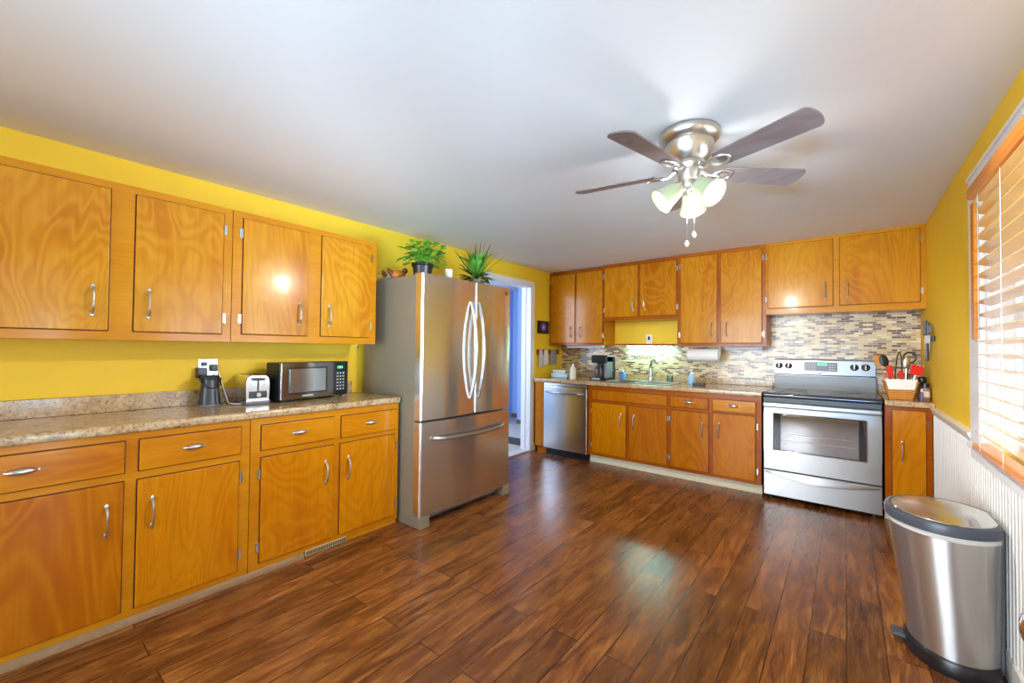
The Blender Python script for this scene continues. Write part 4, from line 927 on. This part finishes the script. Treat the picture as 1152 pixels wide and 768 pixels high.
def soap(label, loc, m1, name='soap_bottle', h=0.10, r=0.034):
    t = thing(name, label, 'soap bottle', loc)
    MB().lathe([(0, 0), (r*0.92, 0), (r, 0.006), (r*1.02, h*0.35), (r*0.92, h*0.75), (r*0.5, h*0.95), (r*0.4, h), (0, h)], 28).build('bottle', m1, t)
    MB().lathe([(r*0.42, h), (r*0.42, h+0.016), (0.005, h+0.018), (0.005, h+0.036), (0, h+0.036)], 18).build('pump_collar', m_white_p, t)
    MB().tube([(0.006, 0, h+0.040), (-0.008, -0.004, h+0.041), (-0.030, -0.012, h+0.034)], [0.006, 0.0065, 0.004], 8).build('pump_head', m_white_p, t)
soap('blue soap pump bottle between coffee maker and sink', (-2.035, 4.640, ZK), plain('blue_soap', lin(96, 150, 226), 0.2), h=0.095)
soap('clear pale blue dish soap pump bottle at the right end of the sink', (-1.245, 4.555, ZK), plain('pale_blue_soap', lin(166, 206, 236), 0.15), h=0.105, r=0.04)
o = MB().box((-0.055, -0.035, 0), (0.055, 0.035, 0.028), 0.008, 3).build('sponge', plain('dark_sponge', lin(92, 84, 96), 0.9, noise=0.2, nscale=150), loc=(-1.135, 4.40, ZK)); tag(o, 'dark sponge lying on the worktop right of the sink', 'sponge')
t = thing('drinking_glass', 'small clear glass standing behind the sink, right of the faucet', 'glass', (-1.505, 4.67, ZK))
MB().lathe([(0, 0), (0.028, 0), (0.033, 0.075), (0.031, 0.075), (0.026, 0.006), (0, 0.006)], 24).build('glass', m_bottle_glass, t)
# outlets on the back wall
def outlet(label, x, z, y=YW-0.008, m=m_grey_p, dark=False):
    t = thing('wall_outlet', label, 'outlet', (x, y, z))
    MB().box((-0.036, -0.006, -0.058), (0.036, 0, 0.058), 0.003).build('cover_plate', m, t)
    MB().box((-0.016, -0.009, -0.034), (0.016, -0.006, 0.034), 0.002).build('socket', m_black if dark else m, t)
outlet('grey outlet plate on the tiles left of the coffee maker', -2.640, 1.112, m=plain('silver_plate', lin(160, 168, 184), 0.4))
outlet('beige outlet plate on the tiles below the paper towel roll', -1.025, 1.105, m=plain('beige_plate', lin(206, 190, 160), 0.4))
t = thing('wall_outlet', 'white switch plate with dark rocker on the yellow recess above the sink', 'switch', (-1.795, YW, 1.360))
MB().box((-0.036, -0.006, -0.055), (0.036, 0, 0.055), 0.003).build('cover_plate', m_white_p, t)
MB().box((-0.013, -0.010, -0.010), (0.013, -0.006, 0.030), 0.002).build('rocker', m_black, t)
# paper towels
t = thing('paper_towel_holder', 'white paper towel roll hanging under the wall cabinet right of the sink', 'paper towels', (-1.145, 4.62, 1.2735))
MB().lathe([(0.018, -0.148), (0.062, -0.148), (0.064, -0.145), (0.064, 0.145), (0.062, 0.148), (0.018, 0.148)], 36, Matrix.Translation((0, 0, -0.088)) @ Matrix.Rotation(R(90), 4, 'Y')).build('paper_roll', m_paper, t)
for s in (-1, 1):
    MB().box((s*0.155-0.005, -0.020, -0.100), (s*0.155+0.005, 0.020, 0.0), 0.004).lathe([(0.034, -0.005), (0.034, 0.005), (0, 0.006)], 20, Matrix.Translation((s*0.155, 0, -0.088)) @ Matrix.Rotation(R(90), 4, 'Y')).build('bracket', m_white_p, t)
MB().box((-0.16, -0.02, -0.006), (0.16, 0.02, 0.0), 0.002).build('mounting_bar', m_white_p, t)

# ------------------------------------------------------------------ right corner worktop
t = thing('wicker_basket', 'square woven wicker basket with white liner, holding kitchen utensils', 'basket', (0.322, 4.285, 0.8818))
def sq(hx, hy, z, r=0.012, ox=0, oy=0):
    pts = []
    for cx, cy, a0 in ((hx-r, hy-r, 0), (-hx+r, hy-r, 90), (-hx+r, -hy+r, 180), (hx-r, -hy+r, 270)):
        for k in range(4): a = R(a0+30*k); pts.append((cx+r*cos(a)+ox, cy+r*sin(a)+oy, z))
    return pts
hx0, hx1 = 0.068, 0.097
w_ = MB(); w_.loft([sq(hx0+(hx1-hx0)*u, 0.058+0.022*u, 0.13*u) for u in (0, 0.25, 0.5, 0.75, 1)]+[sq(hx1-0.008, 0.072, 0.13), sq(hx0-0.006, 0.052, 0.01)]); w_.build('woven_body', m_wicker, t)
MB().tube(sq(hx1, 0.081, 0.130), 0.0055, 8, closed=True).build('rim', m_wicker, t)
ln = MB()
ln.faces([(-0.088, -0.083, 0.150), (0.085, -0.083, 0.152), (0.072, -0.0845, 0.078), (-0.070, -0.0845, 0.075), (-0.088, -0.0865, 0.150), (0.085, -0.0865, 0.152), (0.072, -0.088, 0.078), (-0.070, -0.088, 0.075)], [(0, 1, 2, 3), (4, 5, 6, 7), (0, 1, 5, 4), (1, 2, 6, 5), (2, 3, 7, 6), (3, 0, 4, 7)])
ln.loft([sq(0.090, 0.074, 0.10), sq(0.092, 0.076, 0.150), sq(0.089, 0.073, 0.150), sq(0.087, 0.071, 0.10)], cap=False)
ln.build('liner', m_paper, t)
def stick(name, label, cat, base, tip, mats, head, group=None):
    b = Vector(base); tp = Vector(tip); d = (tp-b).normalized(); L = (tp-b).length
    t = thing(name, label, cat, base); xa = Vector((0.97, 0.2, 0)); xa = (xa-d*xa.dot(d)).normalized(); q = Matrix((xa, d.cross(xa), d)).transposed().to_4x4()
    MB().tube([(0, 0, 0), (0, 0, L*0.70)], [0.006, 0.0045], 8, M=q).build('handle', mats[0], t)
    m = MB(); head(m, L, q); m.build('head', mats[1], t); return t
yaw_c = Matrix.Rotation(R(20), 4, 'Z')
def h_spoon(w, h): return lambda m, L, q: m.ball((0, 0, L-h), (w, 0.008, h), 16, M=q)
def h_spat(w, h, th=0.006): return lambda m, L, q: m.box((-w, -th/2, L-2*h), (w, th/2, L), 0.003, M=q)
def h_ring(w): return lambda m, L, q: m.tube([(w*cos(2*pi*k/20), 0, L-w+w*1.1*sin(2*pi*k/20)) for k in range(20)], 0.006, 8, closed=True, M=q)
BZ = 0.8818+0.012
m_spoonwood = plain('beech_wood', lin(212, 140, 60), 0.5, noise=0.12)
stick('wooden_spatula', 'wooden spatula at the left end of the wicker basket', 'spatula', (0.275, 4.30, BZ), (0.195, 4.335, 1.205), (m_spoonwood, m_spoonwood), h_spat(0.028, 0.04))
stick('serving_spoon', 'black serving spoon leaning left in the wicker basket', 'spoon', (0.295, 4.29, BZ), (0.222, 4.30, 1.215), (m_black, m_black), h_spoon(0.027, 0.050))
stick('spatula', 'red spatula low between the black spoon and the tongs', 'spatula', (0.290, 4.270, BZ), (0.258, 4.262, 1.130), (m_red, m_red), h_spat(0.018, 0.045))
tg = thing('tongs', 'tall black and steel tongs standing in the middle of the wicker basket', 'tongs', (0.315, 4.30, BZ))
for s in (-1, 1): MB().tube([(s*0.024, 0, 0), (s*0.020, 0, 0.17), (s*0.012+0.004, 0, 0.30), (0.004, 0, 0.352)], [0.004, 0.007, 0.007, 0.006], 8, flat=0.6).build('arm', m_black, tg)
MB().ball((0.004, 0, 0.350), (0.012, 0.008, 0.012), 12).build('hinge', m_nickel, tg)
stick('spatula', 'short red-handled utensil right beside the tongs', 'spatula', (0.328, 4.262, BZ), (0.325, 4.258, 1.095), (m_red, m_red), h_spat(0.014, 0.03))
stick('slotted_ladle', 'black round ladle behind the steel spoon in the basket', 'ladle', (0.345, 4.32, BZ), (0.385, 4.345, 1.228), (m_black, m_black), h_ring(0.036))
stick('serving_spoon', 'steel serving spoon right of the tongs in the basket', 'spoon', (0.345, 4.285, BZ), (0.362, 4.29, 1.200), (m_nickel, m_nickel), h_spoon(0.022, 0.045))
stick('spatula', 'broad red silicone spatula at the right end of the basket', 'spatula', (0.360, 4.265, BZ), (0.418, 4.250, 1.135), (m_nickel, m_red), h_spat(0.036, 0.036, 0.008))
stick('whisk', 'pale wire whisk behind the red spatula at the right', 'whisk', (0.372, 4.315, BZ), (0.440, 4.335, 1.185), (m_nickel, m_nickel), lambda m, L, q: [m.tube([(0.026*sin(pi*i/12)*cos(a), 0.026*sin(pi*i/12)*sin(a), L-0.11+0.11*i/12) for i in range(13)], 0.0012, 5, M=q) for a in [k*pi/4 for k in range(8)]])
t = thing('spice_jar', 'glass spice jar with black lid, in front right of the basket', 'jar', (0.452, 4.240, 0.8818))
MB().lathe([(0, 0), (0.022, 0), (0.024, 0.004), (0.024, 0.085), (0.019, 0.095), (0, 0.095)], 24).build('jar', plain('spice_brown_glass', lin(170, 130, 100), 0.1, noise=0.25, nscale=70), t)
MB().lathe([(0.023, 0.094), (0.023, 0.125), (0.021, 0.128), (0, 0.128)], 24).build('lid', m_black, t)
MB().lathe([(0.0246, 0.028), (0.0246, 0.070)], 24, cap=False).build('paper_label', m_paper, t)
t = thing('pepper_mill', 'tall dark pepper mill with rounded black top behind the spice jar', 'mill', (0.445, 4.330, 0.8818))
MB().lathe([(0, 0), (0.024, 0), (0.025, 0.01), (0.021, 0.06), (0.024, 0.125), (0, 0.125)], 24).build('body', plain('smoky_mill', lin(120, 110, 108), 0.2, noise=0.2), t)
MB().lathe([(0.022, 0.124), (0.026, 0.135), (0.025, 0.160), (0.018, 0.170), (0, 0.172)], 24).build('top', m_black, t)
t = thing('spice_bottle', 'slim purple-labelled bottle between the basket and the spice jar', 'bottle', (0.425, 4.155, 0.8818))
MB().lathe([(0, 0), (0.008, 0), (0.009, 0.004), (0.009, 0.060), (0.005, 0.072), (0, 0.072)], 20).build('bottle', plain('purple_bottle', lin(96, 84, 120), 0.3, noise=0.2), t)
MB().lathe([(0.006, 0.071), (0.006, 0.088), (0, 0.089)], 16).build('cap', m_white_p, t)

# knives and scissors on a magnetic strip on the right wall
t = thing('magnetic_strip', 'dark magnetic knife strip on the yellow wall beside the tiles', 'knife strip', (XR, 4.28, 1.330))
MB().box((-0.014, -0.19, -0.018), (0, 0.19, 0.018), 0.003).build('bar', m_black, t)
def knife(label, y, L, h, w, handle_up=True):
    t = thing('kitchen_knife', label, 'knife', (XR-0.016, y, 1.330))
    s = 1 if handle_up else -1
    MB().prism([(-w/2, -L*0.62), (w*0.5, -L*0.50), (w/2, 0.03), (-w/2, 0.03)], -0.001, 0.001, M=Matrix.Rotation(R(90), 4, 'Y').inverted() @ Matrix.Rotation(R(90), 4, 'Z') if False else Matrix(((0, 0, 1, 0), (1, 0, 0, 0), (0, s, 0, 0), (0, 0, 0, 1)))).build('blade', m_nickel, t)
    MB().box((-0.012, -0.010, 0.03*s), (0.004, 0.010, (0.03+h)*s), 0.005).build('handle', m_black, t)
knife('large kitchen knife with black handle on the strip, farthest from the window', 4.43, 0.24, 0.11, 0.042)
knife('kitchen knife second from the tiles on the magnetic strip', 4.36, 0.20, 0.11, 0.030)
knife('kitchen knife with its black handle down, middle of the strip', 4.30, 0.16, 0.13, 0.026, False)
knife('small paring knife on the strip, second from the window', 4.24, 0.15, 0.09, 0.020)
t = thing('scissors', 'kitchen scissors hanging at the window end of the magnetic strip', 'scissors', (XR-0.017, 4.15, 1.340))
MB().tube([(0, 0.006, 0.03), (0, -0.004, -0.13)], [0.006, 0.002], 8, flat=0.4).build('blade', m_nickel, t)
MB().tube([(-0.003, -0.006, 0.03), (-0.003, 0.004, -0.13)], [0.006, 0.002], 8, flat=0.4).build('blade', m_nickel, t)
for s in (-1, 1): MB().tube([(-0.004, s*0.018+0.015*cos(2*pi*k/18), 0.055+0.026*sin(2*pi*k/18)) for k in range(18)], 0.005, 8, closed=True).build('finger_loop', m_grey_p, t)

# repeats of one kind share a group phrase
GROUPS = {'wall_cabinet': 'birch wall cabinets', 'base_cabinet': 'birch base cabinets', 'granite_worktop': 'granite worktops', 'kitchen_knife': 'knives on the magnetic strip',
          'under_cabinet_light': 'strip lights under the wall cabinets', 'ceramic_bird': 'bird ornaments on the refrigerator', 'potted_plant': 'plants on the refrigerator',
          'wall_outlet': 'outlets on the walls', 'storage_container': 'stacked storage containers', 'soap_bottle': 'soap bottles by the sink', 'dish_towel': 'cloths on the peg rail',
          'spatula': 'utensils in the basket', 'serving_spoon': 'utensils in the basket', 'power_cord': 'cords on the left worktop'}
for o in list(COL.objects):
    k = o.name.split('.')[0]
    if o.parent is None and k in GROUPS: o['group'] = GROUPS[k]
